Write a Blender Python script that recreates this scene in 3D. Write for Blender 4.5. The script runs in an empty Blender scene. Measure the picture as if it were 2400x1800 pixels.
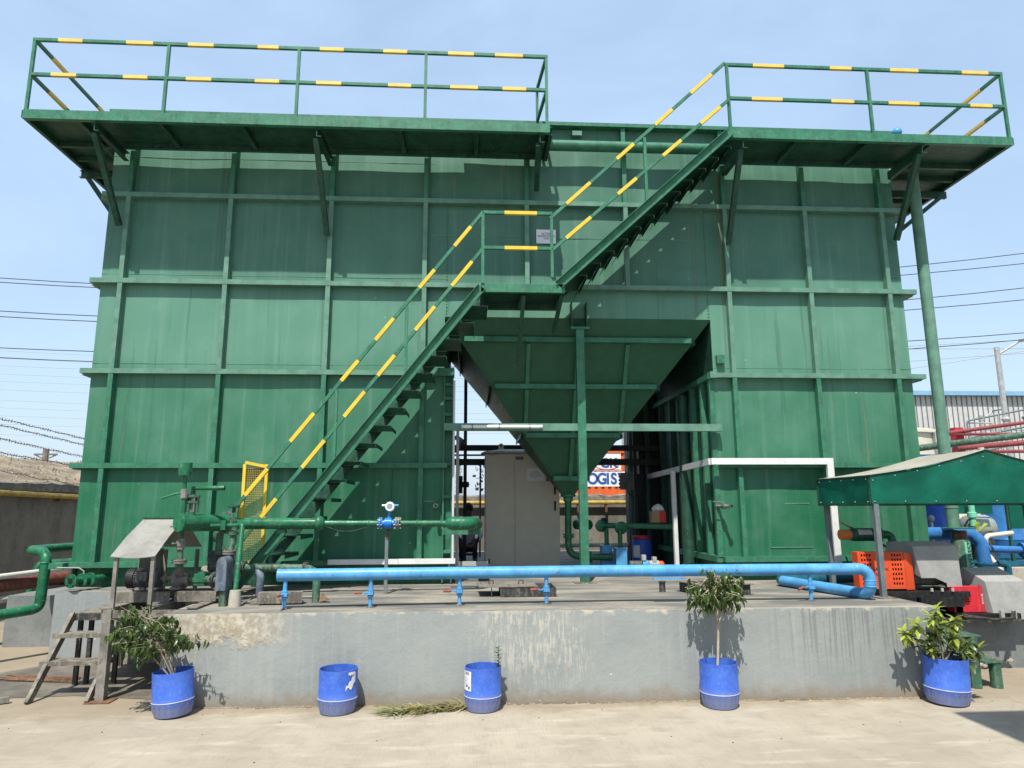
import bpy, bmesh, math, random
from mathutils import Vector as V, Matrix, Euler, noise
R = math.radians
random.seed(7)
SC = bpy.context.scene
COL = SC.collection

# ------------------------------------------------------------------ camera
cam = bpy.data.cameras.new('camera'); camo = bpy.data.objects.new('camera', cam); COL.objects.link(camo)
def cam_axes(p, y, r):
    cp, sp, cy, sy, cr, sr = math.cos(p), math.sin(p), math.cos(y), math.sin(y), math.cos(r), math.sin(r)
    f = V((sy*cp, cy*cp, sp)); rt = V((cy, -sy, 0)); up = rt.cross(f)
    return rt*cr+up*sr, up*cr-rt*sr, f
_r, _u, _f = cam_axes(R(10.18141), R(3.3655), R(-.23132))
CAMLOC = V((4.77462, -9.22376, 1.80299))
camo.matrix_world = Matrix(((_r.x, _u.x, -_f.x, CAMLOC.x), (_r.y, _u.y, -_f.y, CAMLOC.y), (_r.z, _u.z, -_f.z, CAMLOC.z), (0, 0, 0, 1)))
cam.sensor_fit = 'HORIZONTAL'; cam.sensor_width = 36; cam.lens = 36*1613.07/2400
cam.clip_start = .05; cam.clip_end = 2000
SC.camera = camo
SC.cycles.max_bounces = 6; SC.cycles.diffuse_bounces = 3; SC.cycles.glossy_bounces = 2; SC.cycles.transmission_bounces = 2; SC.cycles.transparent_max_bounces = 4

# ------------------------------------------------------------------ sky, sun, exposure
SUN = V((.27, 1, -1.8)).normalized()
EL = math.asin(-SUN.z); AZ = math.atan2(-SUN.x, -SUN.y)
w = bpy.data.worlds.new('World'); SC.world = w; w.use_nodes = True
wn = w.node_tree.nodes; wl = w.node_tree.links
sky = wn.new('ShaderNodeTexSky'); sky.sky_type = 'NISHITA'; sky.sun_disc = False
sky.sun_elevation = EL; sky.sun_rotation = AZ % (2*math.pi)
sky.air_density = 1.5; sky.dust_density = 1.5; sky.ozone_density = 1.5; sky.altitude = 100
bg = wn['Background']; bg.inputs[1].default_value = .118
# thin high cirrus veil over the whole sky
tc = wn.new('ShaderNodeTexCoord'); mp = wn.new('ShaderNodeMapping'); mp.inputs['Scale'].default_value = (1.3, 1.3, 3.0); wl.new(tc.outputs['Generated'], mp.inputs[0])
cn_ = wn.new('ShaderNodeTexNoise'); cn_.inputs['Scale'].default_value = 1.9; cn_.inputs['Detail'].default_value = 7; cn_.inputs['Roughness'].default_value = .55; cn_.inputs['Distortion'].default_value = .6; wl.new(mp.outputs[0], cn_.inputs[0])
mr = wn.new('ShaderNodeMapRange'); wl.new(cn_.outputs[0], mr.inputs[0])
for i_, v_ in enumerate((.36, .74, .52, .80)): mr.inputs[1+i_].default_value = v_
mx = wn.new('ShaderNodeMix'); mx.data_type = 'RGBA'; wl.new(mr.outputs[0], mx.inputs[0]); wl.new(sky.outputs[0], mx.inputs[6]); mx.inputs[7].default_value = (4.0, 5.4, 7.3, 1)
wl.new(mx.outputs[2], bg.inputs[0])
sl = bpy.data.lights.new('sun', 'SUN'); so = bpy.data.objects.new('sun', sl); COL.objects.link(so)
sl.energy = 5.0; sl.angle = R(.53); sl.color = (1, .955, .88)
so.rotation_euler = SUN.to_track_quat('-Z', 'Y').to_euler(); so.location = (0, -20, 30)
SC.view_settings.view_transform = 'Standard'; SC.view_settings.look = 'None'
SC.view_settings.exposure = .47; SC.view_settings.gamma = 1; SC.view_settings.use_curve_mapping = False

# ------------------------------------------------------------------ materials
MATS = {}
class NT:
    def __init__(s, name):
        s.m = bpy.data.materials.new(name); s.m.use_nodes = True
        s.n = s.m.node_tree.nodes; s.l = s.m.node_tree.links
        s.b = s.n['Principled BSDF']; s.geo = s.n.new('ShaderNodeNewGeometry')
        MATS[name] = s.m
    def pos(s, sc=(1, 1, 1), off=(0, 0, 0)):
        a = s.n.new('ShaderNodeMapping'); a.inputs['Scale'].default_value = sc; a.inputs['Location'].default_value = off
        s.l.new(s.geo.outputs['Position'], a.inputs['Vector']); return a.outputs[0]
    def noise(s, scale, sc=(1, 1, 1), det=4, rough=.55, off=(0, 0, 0), dist=0):
        a = s.n.new('ShaderNodeTexNoise'); a.inputs['Scale'].default_value = scale; a.inputs['Detail'].default_value = det
        a.inputs['Roughness'].default_value = rough; a.inputs['Distortion'].default_value = dist
        s.l.new(s.pos(sc, off), a.inputs['Vector']); return a.outputs[0]
    def vor(s, scale, sc=(1, 1, 1), feat='F1'):
        a = s.n.new('ShaderNodeTexVoronoi'); a.inputs['Scale'].default_value = scale; a.feature = feat
        s.l.new(s.pos(sc), a.inputs['Vector']); return a.outputs['Distance']
    def ramp(s, v, a, b, lo=0, hi=1):
        m = s.n.new('ShaderNodeMapRange'); m.interpolation_type = 'SMOOTHSTEP'
        for i, x in enumerate((a, b, lo, hi)): m.inputs[1+i].default_value = x
        s.l.new(v, m.inputs[0]); return m.outputs[0]
    def axis(s, k):
        a = s.n.new('ShaderNodeSeparateXYZ'); s.l.new(s.geo.outputs['Position'], a.inputs[0]); return a.outputs[k]
    def math(s, op, a, b=None):
        m = s.n.new('ShaderNodeMath'); m.operation = op
        for i, x in enumerate((a, b)):
            if x is None: continue
            if isinstance(x, (int, float)): m.inputs[i].default_value = x
            else: s.l.new(x, m.inputs[i])
        return m.outputs[0]
    def mix(s, f, a, b, mode='MIX'):
        m = s.n.new('ShaderNodeMix'); m.data_type = 'RGBA'; m.blend_type = mode
        for i, x in ((0, f), (6, a), (7, b)):
            if isinstance(x, (int, float)): m.inputs[i].default_value = x
            elif isinstance(x, tuple): m.inputs[i].default_value = (*x, 1)[:4]
            else: s.l.new(x, m.inputs[i])
        return m.outputs[2]
    def col(s, c):
        if isinstance(c, tuple): s.b.inputs['Base Color'].default_value = (*c, 1)
        else: s.l.new(c, s.b.inputs['Base Color'])
    def bump(s, h, st=.2, dist=.01):
        a = s.n.new('ShaderNodeBump'); a.inputs['Strength'].default_value = st; a.inputs['Distance'].default_value = dist
        s.l.new(h, a.inputs['Height']); s.l.new(a.outputs[0], s.b.inputs['Normal'])
    def set(s, rough=.5, metal=0, spec=None):
        if isinstance(rough, (int, float)): s.b.inputs['Roughness'].default_value = rough
        else: s.l.new(rough, s.b.inputs['Roughness'])
        s.b.inputs['Metallic'].default_value = metal
        if spec is not None: s.b.inputs['Specular IOR Level'].default_value = spec
        return s.m

def paint(name, c, rough=.45, var=.25, dust=.25, dustc=(.36, .33, .27), chips=0, chipc=(.09, .05, .03), metal=0, spec=.3, sc=6):
    t = NT(name); c = tuple(x*.82 for x in c); dustc = tuple(x*.8 for x in dustc)
    n = t.noise(sc, det=3)
    dk = tuple(x*(1-var) for x in c); lt = tuple(min(1, x*(1+var)) for x in c)
    k = t.mix(t.ramp(n, .3, .7), dk, lt)
    st = t.noise(3, (9, 9, .7), det=2)
    k = t.mix(t.math('MULTIPLY', t.ramp(st, .45, .8), dust*.8), k, dustc)
    d2 = t.noise(28, det=2)
    k = t.mix(t.math('MULTIPLY', t.ramp(d2, .52, .75), dust), k, dustc)
    if chips:
        ch = t.noise(14, det=5, rough=.7, off=(3, 7, 1))
        k = t.mix(t.ramp(ch, .66-chips*.1, .69-chips*.1), k, chipc)
    t.col(k)
    return t.set(t.ramp(d2, .3, .7, rough-.06, min(1, rough+.15)), metal, spec)

def green_wall():
    t = NT('tank_green')
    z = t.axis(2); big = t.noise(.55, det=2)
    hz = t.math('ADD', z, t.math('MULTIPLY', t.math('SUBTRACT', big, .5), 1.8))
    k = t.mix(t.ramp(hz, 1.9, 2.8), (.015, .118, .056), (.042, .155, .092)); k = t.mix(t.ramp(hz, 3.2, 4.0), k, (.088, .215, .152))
    k = t.mix(t.ramp(hz, 4.75, 5.25, 0, .8), k, (.045, .128, .086))  # upper rows painted darker to deepen the shade under the walkways
    blot = t.noise(2.2, det=4, rough=.6)
    k = t.mix(t.ramp(blot, .35, .75, 0, .14), k, (.20, .34, .27))
    st = t.noise(1.5, (6, 6, .22), det=5, rough=.6)
    k = t.mix(t.ramp(st, .50, .80, 0, .28), k, (.22, .35, .28))
    k = t.mix(t.ramp(st, .42, .33, 0, .30), k, (.05, .16, .105))
    rs = t.noise(.9, (11, 11, .30), det=5, off=(1, 4, 9), dist=.3)
    k = t.mix(t.ramp(rs, .61, .66, 0, .42), k, (.032, .105, .068))
    k = t.mix(t.ramp(rs, .675, .71, 0, .30), k, (.21, .20, .10)); hz2 = t.noise(1.1, (5, 5, .16), det=3, off=(7, 3, 5)); k = t.mix(t.ramp(hz2, .5, .75, 0, .10), k, (.20, .34, .27))
    sp = t.noise(60, det=2)
    k = t.mix(t.ramp(sp, .45, .75, 0, .09), k, (.12, .29, .20))
    spk = t.vor(2.6); k = t.mix(t.ramp(spk, .012, .024, .8, 0), k, (.6, .7, .6))
    t.col(k)
    wav = t.noise(1.1, det=1); t.bump(wav, .35, .02)
    return t.set(t.ramp(blot, .3, .7, .42, .58), 0, .24)
green_wall()
paint('steel_green', (.035, .175, .10), .45, .2, .25, (.22, .30, .22), chips=.08, chipc=(.10, .13, .08))
paint('fade_green', (.115, .255, .185), .5, .18, .3, (.25, .33, .26), chips=.12, chipc=(.16, .15, .09))
paint('hopper_green', (.026, .115, .062), .45, .10, .06, (.12, .16, .12))
paint('dark_green', (.016, .072, .046), .45, .25, .25, (.15, .18, .14))  # shade put into the colour: darker green for undersides and inner faces
paint('pipe_green', (.012, .135, .062), .3, .25, .18, (.28, .30, .22), chips=.25, chipc=(.20, .20, .15))
paint('dirty_green', (.04, .12, .075), .45, .35, .6, (.30, .29, .23), chips=.6, chipc=(.17, .16, .13))
paint('yellow', (.80, .55, .05), .45, .08, .15, (.5, .4, .2))
paint('yellow_faded', (.86, .57, .12), .55, .08, .15, (.6, .5, .3))
paint('yellow_pipe', (.48, .33, .06), .5, .25, .5, (.26, .20, .12))
paint('blue_pipe', (.085, .335, .64), .35, .14, .3, (.30, .40, .48), chips=.35, chipc=(.08, .12, .16))
paint('blue_meter', (.02, .21, .68), .28, .1, .08)
paint('blue_drum_plastic', (.035, .12, .60), .42, .12, .2, (.25, .28, .42))
paint('handle_rust', (.27, .075, .045), .6, .3, .3)
paint('white_paint', (.78, .78, .76), .5, .05, .3, (.5, .48, .43))
paint('light_grey', (.62, .63, .63), .45, .06, .15)
paint('galv', (.42, .42, .40), .5, .12, .35, (.5, .48, .42))
paint('post_grey', (.15, .175, .185), .45, .15, .25, (.35, .34, .31))
paint('rusty_post', (.22, .205, .18), .65, .3, .5, (.38, .34, .28), chips=.3)
paint('dark_steel', (.045, .045, .045), .55, .3, .6, (.24, .23, .20))
paint('dirty_steel', (.16, .145, .12), .7, .35, .7, (.42, .38, .30))
paint('black', (.012, .012, .013), .5, .2, .2, (.12, .11, .1))
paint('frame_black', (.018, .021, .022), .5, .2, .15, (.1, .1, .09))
paint('motor_grey', (.075, .078, .082), .5, .3, .5, (.26, .25, .22))
paint('cast_iron', (.20, .185, .165), .6, .35, .6, (.36, .34, .29))
paint('guard_blue', (.10, .135, .18), .5, .3, .6, (.32, .33, .33))
paint('cabinet', (.68, .62, .50), .5, .04, .06, (.30, .27, .22))
paint('orange', (.78, .085, .02), .42, .08, .12)
paint('red_guard', (.62, .025, .04), .4, .08, .12)
paint('red_pipe', (.27, .05, .055), .45, .15, .2)
paint('brown_pipe', (.17, .045, .03), .5, .25, .35, (.3, .25, .2))
paint('pvc_white', (.68, .66, .58), .45, .06, .35, (.42, .38, .3))
paint('pipe_blue_dark', (.03, .17, .44), .32, .12, .12)
paint('pipe_teal', (.01, .10, .15), .4, .25, .3, (.08, .16, .18))
paint('hood_grey', (.33, .33, .315), .5, .10, .3, (.5, .48, .43))
paint('wire', (.03, .03, .032), .6, .1, 0)
paint('galv_pole', (.46, .46, .45), .4, .15, .3, metal=.3)
paint('rust', (.16, .075, .04), .75, .3, .4)
paint('filter_orange', (.62, .17, .04), .75, .15, .2)
paint('jeans', (.02, .035, .09), .9, .2, 0)
paint('shirt', (.55, .58, .64), .9, .06, 0)
paint('skin', (.20, .10, .06), .6, .08, 0)
paint('hair', (.012, .01, .009), .6, .2, 0)
paint('cardboard', (.34, .22, .12), .8, .1, .1)
paint('red_print', (.55, .04, .03), .7, .08, .1)
paint('teal_net_dark', (.01, .07, .05), .8, .2, 0)
paint('paper', (.80, .80, .83), .7, .02, .05)
paint('ink', (.02, .02, .05), .7, .1, 0)
paint('ink_blue', (.03, .10, .33), .7, .1, 0)
paint('ink_red', (.55, .05, .05), .7, .1, 0)
paint('container_orange', (.72, .13, .03), .5, .08, .15)
paint('container_white', (.80, .80, .79), .5, .04, .15)
paint('bark', (.30, .25, .18), .85, .25, .3)
paint('bark_pale', (.52, .44, .32), .85, .2, .2)
paint('soil', (.10, .075, .05), .95, .3, .2)
paint('cream', (.76, .72, .58), .6, .05, .15)
paint('roof_blue', (.22, .42, .62), .45, .08, .1)
paint('tank_silver', (.42, .47, .44), .38, .1, .2, metal=.35)
paint('label_mint', (.20, .62, .42), .5, .05, .05)
paint('screen', (.25, .32, .30), .2, .03, 0)
paint('lamp_tube', (.86, .86, .84), .35, .03, .08)
paint('cable', (.03, .03, .03), .6, .2, .2)

def concrete_ground():
    t = NT('yard_concrete')
    n1 = t.noise(.55, det=6, rough=.6); n2 = t.noise(4, det=7, rough=.65); n3 = t.noise(1.6, (1, 4, 1), det=5)
    k = t.mix(t.ramp(n1, .3, .7), (0.277, 0.239, 0.181), (0.362, 0.320, 0.250))
    k = t.mix(t.ramp(n2, .45, .72, 0, .55), k, (0.231, 0.200, 0.150))
    k = t.mix(t.ramp(n3, .52, .72, 0, .6), k, (0.424, 0.385, 0.316))
    br = t.noise(3, (26, 1.3, 1), det=3); k = t.mix(t.ramp(br, .5, .7, 0, .20), k, (0.193, 0.162, 0.119))
    # worn soil along the foot of the plinth wall
    y = t.axis(1); edge = t.math('ADD', y, t.math('MULTIPLY', t.math('SUBTRACT', n2, .5), .5))
    k = t.mix(t.ramp(edge, -2.75, -2.38, 0, .55), k, (0.193, 0.150, 0.096))
    cr = t.vor(.9, feat='DISTANCE_TO_EDGE'); crn = t.math('ADD', cr, t.math('MULTIPLY', t.math('SUBTRACT', n2, .5), .16))
    k = t.mix(t.ramp(t.math('ABSOLUTE', crn), .002, .008, .14, 0), k, (0.123, 0.100, 0.077))
    sp = t.noise(60, det=2); k = t.mix(t.ramp(sp, .62, .72, 0, .5), k, (0.169, 0.146, 0.115))
    t.col(k); t.bump(t.math('ADD', t.math('MULTIPLY', n2, .6), t.math('ADD', t.math('MULTIPLY', br, .35), t.math('MULTIPLY', sp, .12))), .5, .012)
    return t.set(.9, 0, .2)
concrete_ground()

def plinth_wall():
    t = NT('plinth_paint')
    x = t.axis(0); z = t.axis(2); y = t.axis(1)
    n = t.noise(1.2, det=4); f = t.noise(9, det=5, rough=.65); v = t.noise(2.6, (6, 6, .25), det=4)
    k = t.mix(t.ramp(n, .3, .7), (.225, .245, .240), (.275, .290, .280))
    k = t.mix(t.ramp(v, .50, .75, 0, .40), k, (.34, .345, .32))
    k = t.mix(t.ramp(f, .55, .75, 0, .25), k, (.18, .19, .18))
    front = t.ramp(y, -2.0, -1.9, 1, 0)
    zj = t.math('ADD', z, t.math('MULTIPLY', t.math('SUBTRACT', f, .5), .34))
    xj = t.math('ADD', x, t.math('MULTIPLY', t.math('SUBTRACT', t.noise(2.2, det=4), .5), 1.0))
    # bare render where the paint has flaked: upper left corner of the front
    m1 = t.math('MULTIPLY', t.math('MULTIPLY', t.ramp(zj, .52, .60), t.ramp(xj, 2.55, 3.3, 1, 0)), front)
    fl = t.noise(16, (1, 1, .8), det=5, rough=.7)
    bare = t.mix(t.ramp(fl, .42, .62), (.30, .26, .19), (.47, .43, .345))
    k = t.mix(m1, k, bare)
    run = t.noise(5, (9, 9, 1.3), det=6, rough=.78, dist=.5)
    m2 = t.math('MULTIPLY', t.ramp(xj, 4.75, 5.1), t.ramp(xj, 5.6, 5.95, 1, 0))
    m2 = t.math('MULTIPLY', m2, t.ramp(t.math('ADD', run, t.math('MULTIPLY', t.math('SUBTRACT', f, .5), .35)), .46, .62)); m2 = t.math('MULTIPLY', m2, t.ramp(zj, .05, .55, .2, .85))
    k = t.mix(t.math('MULTIPLY', t.math('MULTIPLY', m2, front), .8), k, (.48, .45, .375))
    m2b = t.math('MULTIPLY', t.ramp(xj, 1.9, 2.5, 1, 0), t.ramp(run, .48, .62)); k = t.mix(t.math('MULTIPLY', t.math('MULTIPLY', m2b, .7), front), k, (.52, .47, .37))
    # thin dark water drips on the right half
    dr = t.noise(7.5, (6.5, 6.5, .10), det=2, rough=.5, off=(2, 1, 0), dist=.15)
    m3 = t.math('MULTIPLY', t.ramp(x, 7.4, 8.2), t.ramp(dr, .575, .60)); m3 = t.math('MULTIPLY', m3, t.ramp(zj, .1, .6, .15, 1))
    k = t.mix(t.math('MULTIPLY', m3, .5), k, (.12, .123, .118))
    k = t.mix(t.math('MULTIPLY', t.ramp(x, 7.2, 8.6), .22), k, (.19, .195, .185))
    zk = t.math('ADD', z, t.math('MULTIPLY', t.math('SUBTRACT', f, .5), .28))
    k = t.mix(t.ramp(zk, .0, .16, .75, 0), k, (.22, .175, .12))
    spk = t.vor(3.4, (1, 1, 1.8)); k = t.mix(t.ramp(spk, .03, .045, .75, 0), k, (.62, .60, .55))
    k = t.mix(t.math('MULTIPLY', t.ramp(zj, .80, .87), front), k, (.46, .42, .34))
    t.col(k); t.bump(t.math('ADD', f, t.math('MULTIPLY', m1, .6)), .5, .014)
    return t.set(.85, 0, .2)
plinth_wall()

def plinth_top():
    t = NT('plinth_top')
    n = t.noise(1.0, (1, 3, 1), det=5); f = t.noise(12, (1, 4, 1), det=4, rough=.65)
    k = t.mix(t.ramp(n, .40, .66), (.135, .135, .125), (.30, .27, .215))
    k = t.mix(t.ramp(f, .42, .68, 0, .6), k, (.11, .11, .105))
    y = t.axis(1); k = t.mix(t.ramp(t.math('ADD', y, t.math('MULTIPLY', f, .2)), -2.32, -2.22, .7, 0), k, (.40, .36, .29))
    t.col(k); t.bump(f, .4, .008); return t.set(.88, 0, .2)
plinth_top()

def simple2(name, a, b, sc, sc3=(1, 1, 1), rough=.9, bump=.4, bd=.02, det=7):
    t = NT(name); n = t.noise(sc, sc3, det=det, rough=.65); n2 = t.noise(sc*7, det=4)
    a = tuple(x*.85 for x in a); b = tuple(x*.85 for x in b); k = t.mix(t.ramp(n, .32, .68), a, b); k = t.mix(t.ramp(n2, .5, .75, 0, .4), k, tuple(x*.6 for x in a))
    t.col(k); t.bump(t.math('ADD', n, t.math('MULTIPLY', n2, .4)), bump, bd); return t.set(rough, 0, .25)
simple2('wall_concrete', (.135, .125, .105), (.26, .235, .19), 1.6, (1, 1, .5))
simple2('rough_cap', (.13, .12, .105), (.27, .245, .20), 7, bump=.9, bd=.03)
simple2('bank_earth', (.15, .12, .085), (.33, .27, .19), 1.1, bump=.9, bd=.08)
simple2('second_plinth_paint', (.17, .185, .18), (.25, .26, .25), 2.2)
simple2('pale_slab', (.38, .34, .28), (.5, .45, .37), 2.5)
simple2('wet_mud', (.11, .10, .08), (.22, .195, .155), 1.8, rough=.55)
simple2('warehouse_wall', (.50, .50, .48), (.60, .60, .575), .5, (1, 1, .4), rough=.6, bump=.05)
simple2('canopy_sheet', (.22, .215, .19), (.31, .30, .27), 2.5, rough=.6, bump=.15)
simple2('tarp_top', (.30, .29, .235), (.40, .38, .32), 2, rough=.7, bump=.2)
simple2('drum_low', (.10, .13, .28), (.17, .19, .28), 5, rough=.6)

def leafmat(name, c, tr=.35):
    t = NT(name); n = t.noise(9, det=3); k = t.mix(t.ramp(n, .3, .7), tuple(x*.7 for x in c), tuple(x*1.35 for x in c)); t.col(k)
    t.set(.35, 0, .5)
    ts = t.n.new('ShaderNodeBsdfTranslucent'); t.l.new(k, ts.inputs[0])
    ms = t.n.new('ShaderNodeMixShader'); ms.inputs[0].default_value = tr
    t.l.new(t.b.outputs[0], ms.inputs[1]); t.l.new(ts.outputs[0], ms.inputs[2])
    t.l.new(ms.outputs[0], t.n['Material Output'].inputs[0])
leafmat('leaf_ficus', (.045, .085, .018)); leafmat('leaf_ficus_pale', (.10, .15, .035)); leafmat('leaf_yellow', (.30, .36, .05)); leafmat('leaf_dark', (.06, .095, .025))
leafmat('grass_blade', (.17, .22, .06), .2); leafmat('grass_dry', (.36, .29, .14), .2); leafmat('dry_scrub', (.30, .25, .14), .2); leafmat('tree_far', (.10, .12, .04), .2)

def netmat():
    t = NT('green_net'); n = t.noise(2.2, det=5); f = t.noise(60, (1, 1, 2.5), det=3)
    k = t.mix(t.ramp(n, .35, .68), (.002, .105, .066), (.006, .175, .112)); k = t.mix(t.ramp(f, .42, .7, 0, .5), k, (.0, .06, .035))
    d = t.noise(1.4, det=4, off=(4, 2, 2)); k = t.mix(t.ramp(d, .55, .75, 0, .45), k, (.13, .20, .14))
    t.col(k); t.bump(f, .5, .004); t.set(.55, 0, .3)
    ts = t.n.new('ShaderNodeBsdfTranslucent'); t.l.new(k, ts.inputs[0])
    ms = t.n.new('ShaderNodeMixShader'); ms.inputs[0].default_value = .3
    t.l.new(t.b.outputs[0], ms.inputs[1]); t.l.new(ts.outputs[0], ms.inputs[2]); t.l.new(ms.outputs[0], t.n['Material Output'].inputs[0])
netmat()
def drummat():
    t = NT('drum_blue'); z = t.axis(2); n = t.noise(7, det=6, rough=.65); f = t.noise(45, det=3)
    k = t.mix(t.ramp(n, .3, .7), (.030, .092, .43), (.055, .14, .52))
    zj = t.math('ADD', z, t.math('MULTIPLY', t.math('SUBTRACT', n, .5), .16))
    k = t.mix(t.ramp(zj, .05, .19, .60, 0), k, (0.234, 0.234, 0.243))
    k = t.mix(t.ramp(f, .50, .75, 0, .35), k, (0.198, 0.243, 0.432))
    t.col(k); return t.set(.45, 0, .4)
drummat()

# ------------------------------------------------------------------ mesh helpers
class MB:
    def __init__(s): s.v = []; s.f = []
    def add(s, vs, fs):
        n = len(s.v); s.v += [tuple(p) for p in vs]; s.f += [tuple(i+n for i in f) for f in fs]; return s
    def box(s, x0, y0, z0, x1, y1, z1):
        x0, x1 = sorted((x0, x1)); y0, y1 = sorted((y0, y1)); z0, z1 = sorted((z0, z1))
        return s.add([(x0, y0, z0), (x1, y0, z0), (x1, y1, z0), (x0, y1, z0), (x0, y0, z1), (x1, y0, z1), (x1, y1, z1), (x0, y1, z1)],
                     [(0, 3, 2, 1), (4, 5, 6, 7), (0, 1, 5, 4), (1, 2, 6, 5), (2, 3, 7, 6), (3, 0, 4, 7)])
    def bar(s, p, q, w, h, up=(0, 0, 1), ox=0, oy=0):
        p = V(p); q = V(q); d = (q-p).normalized(); u = V(up)
        if abs(d.dot(u)) > .98: u = V((0, 1, 0))
        a = d.cross(u).normalized(); b = a.cross(d).normalized(); vs = []
        for c in (p, q):
            for i, j in ((-1, -1), (1, -1), (1, 1), (-1, 1)): vs.append(c+a*(i*w/2+ox)+b*(j*h/2+oy))
        return s.add(vs, [(0, 1, 2, 3), (7, 6, 5, 4), (0, 4, 5, 1), (1, 5, 6, 2), (2, 6, 7, 3), (3, 7, 4, 0)])
    def chan(s, p, q, h, fl, t=.008, up=(0, 0, 1), side=1):
        # C section: web of height h, flanges of width fl to one side
        s.bar(p, q, t, h, up); s.bar(p, q, fl, t, up, ox=side*fl/2, oy=h/2-t/2); return s.bar(p, q, fl, t, up, ox=side*fl/2, oy=-h/2+t/2)
    def tube(s, pts, r, n=12, cap=True):
        pts = [V(p) for p in pts]; m = len(pts); rs = r if isinstance(r, (list, tuple)) else [r]*m
        d0 = (pts[1]-pts[0]).normalized(); u = V((0, 0, 1)) if abs(d0.z) < .9 else V((0, 1, 0))
        a = d0.cross(u).normalized(); vs = []; prev = d0
        for i, p in enumerate(pts):
            d = ((pts[min(i+1, m-1)]-p).normalized()+(p-pts[max(i-1, 0)]).normalized()) if 0 < i < m-1 else ((pts[1]-p) if i == 0 else (p-pts[i-1]))
            d.normalize(); q = prev.rotation_difference(d); a = q @ a; prev = d; b = d.cross(a)
            k = 1
            if 0 < i < m-1:
                c = max(.3, d.dot((p-pts[i-1]).normalized())); 
            for j in range(n):
                t = 2*math.pi*j/n; vs.append(p+(a*math.cos(t)+b*math.sin(t))*rs[i])
        fs = [(i*n+j, i*n+(j+1) % n, (i+1)*n+(j+1) % n, (i+1)*n+j) for i in range(m-1) for j in range(n)]
        if cap: fs += [tuple(range(n-1, -1, -1)), tuple(range((m-1)*n, m*n))]
        return s.add(vs, fs)
    def cyl(s, p, q, r, n=14): return s.tube([p, q], r, n)
    def lathe(s, prof, c=(0, 0, 0), ax=(0, 0, 1), n=24, closed=False):
        ax = V(ax).normalized(); u = V((1, 0, 0)) if abs(ax.x) < .9 else V((0, 1, 0)); a = ax.cross(u).normalized(); b = ax.cross(a); c = V(c); vs = []
        for r, h in prof:
            for j in range(n):
                t = 2*math.pi*j/n; vs.append(c+ax*h+(a*math.cos(t)+b*math.sin(t))*max(r, 1e-4))
        m = len(prof); fs = [(i*n+j, i*n+(j+1) % n, (i+1)*n+(j+1) % n, (i+1)*n+j) for i in range(m-1) for j in range(n)]
        if closed: fs += [((m-1)*n+j, (m-1)*n+(j+1) % n, (j+1) % n, j) for j in range(n)]
        else:
            if prof[0][0] > 1e-3: fs.append(tuple(range(n-1, -1, -1)))
            if prof[-1][0] > 1e-3: fs.append(tuple(range((m-1)*n, m*n)))
        return s.add(vs, fs)
    def slab(s, quad, t):
        # flat polygon given thickness t along its normal
        q = [V(p) for p in quad]; nrm = (q[1]-q[0]).cross(q[2]-q[0]).normalized()*t; k = len(q)
        return s.add(q+[p+nrm for p in q], [tuple(range(k-1, -1, -1)), tuple(range(k, 2*k))]+[(i, (i+1) % k, (i+1) % k+k, i+k) for i in range(k)])
    def sph(s, c, r, n=12, m=8, sc=(1, 1, 1)):
        vs = []; c = V(c)
        for i in range(m+1):
            a = math.pi*i/m
            for j in range(n):
                b = 2*math.pi*j/n; vs.append((c.x+r*sc[0]*math.sin(a)*math.cos(b), c.y+r*sc[1]*math.sin(a)*math.sin(b), c.z-r*sc[2]*math.cos(a)))
        return s.add(vs, [(i*n+j, i*n+(j+1) % n, (i+1)*n+(j+1) % n, (i+1)*n+j) for i in range(m) for j in range(n)])
def fillet(pts, r, n=6):
    pts = [V(p) for p in pts]; out = [pts[0]]
    for i in range(1, len(pts)-1):
        a = (pts[i-1]-pts[i]); b = (pts[i+1]-pts[i]); ang = a.angle(b); L = min(r/math.tan(ang/2), a.length*.49, b.length*.49)
        p0 = pts[i]+a.normalized()*L; p2 = pts[i]+b.normalized()*L
        for k in range(n+1):
            t = k/n; out.append(p0*(1-t)**2+pts[i]*2*t*(1-t)+p2*t*t)
    return out+[pts[-1]]
OFF = {}
def mesh(name, mb, off=V((0, 0, 0)), ang=34):
    me = bpy.data.meshes.new(name); me.from_pydata([(x-off.x, y-off.y, z-off.z) for x, y, z in mb.v], [], mb.f)
    bm = bmesh.new(); bm.from_mesh(me); bmesh.ops.recalc_face_normals(bm, faces=bm.faces); bm.to_mesh(me); bm.free()
    me.shade_smooth(); me.set_sharp_from_angle(angle=R(ang)); me.update(); return me
def T(name, label, cat, loc, group=None):
    o = bpy.data.objects.new(name, None); COL.objects.link(o); o.location = loc; o.empty_display_size = .1
    o['label'] = label; o['category'] = cat
    if group: o['group'] = group
    OFF[o] = V(loc); return o
def O(name, mb, mat, parent, label=None):
    # a part: mesh given in world coordinates, hung under its thing or part
    off = OFF[parent]; o = bpy.data.objects.new(name, mesh(name, mb, off)); COL.objects.link(o); o.parent = parent; OFF[o] = off
    o.data.materials.append(MATS[mat])
    if label: o['label'] = label
    return o
def S(name, mb, mat, label, cat, group=None, kind=None):
    # a thing (or piece of the setting) that is one mesh
    xs = [p[0] for p in mb.v]; ys = [p[1] for p in mb.v]; zs = [p[2] for p in mb.v]
    off = V(((min(xs)+max(xs))/2, (min(ys)+max(ys))/2, min(zs)))
    o = bpy.data.objects.new(name, mesh(name, mb, off)); COL.objects.link(o); o.location = off; OFF[o] = off
    o.data.materials.append(MATS[mat])
    if kind: o['kind'] = kind
    if label: o['label'] = label
    if cat and kind != 'structure': o['category'] = cat
    if group: o['group'] = group
    return o
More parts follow.
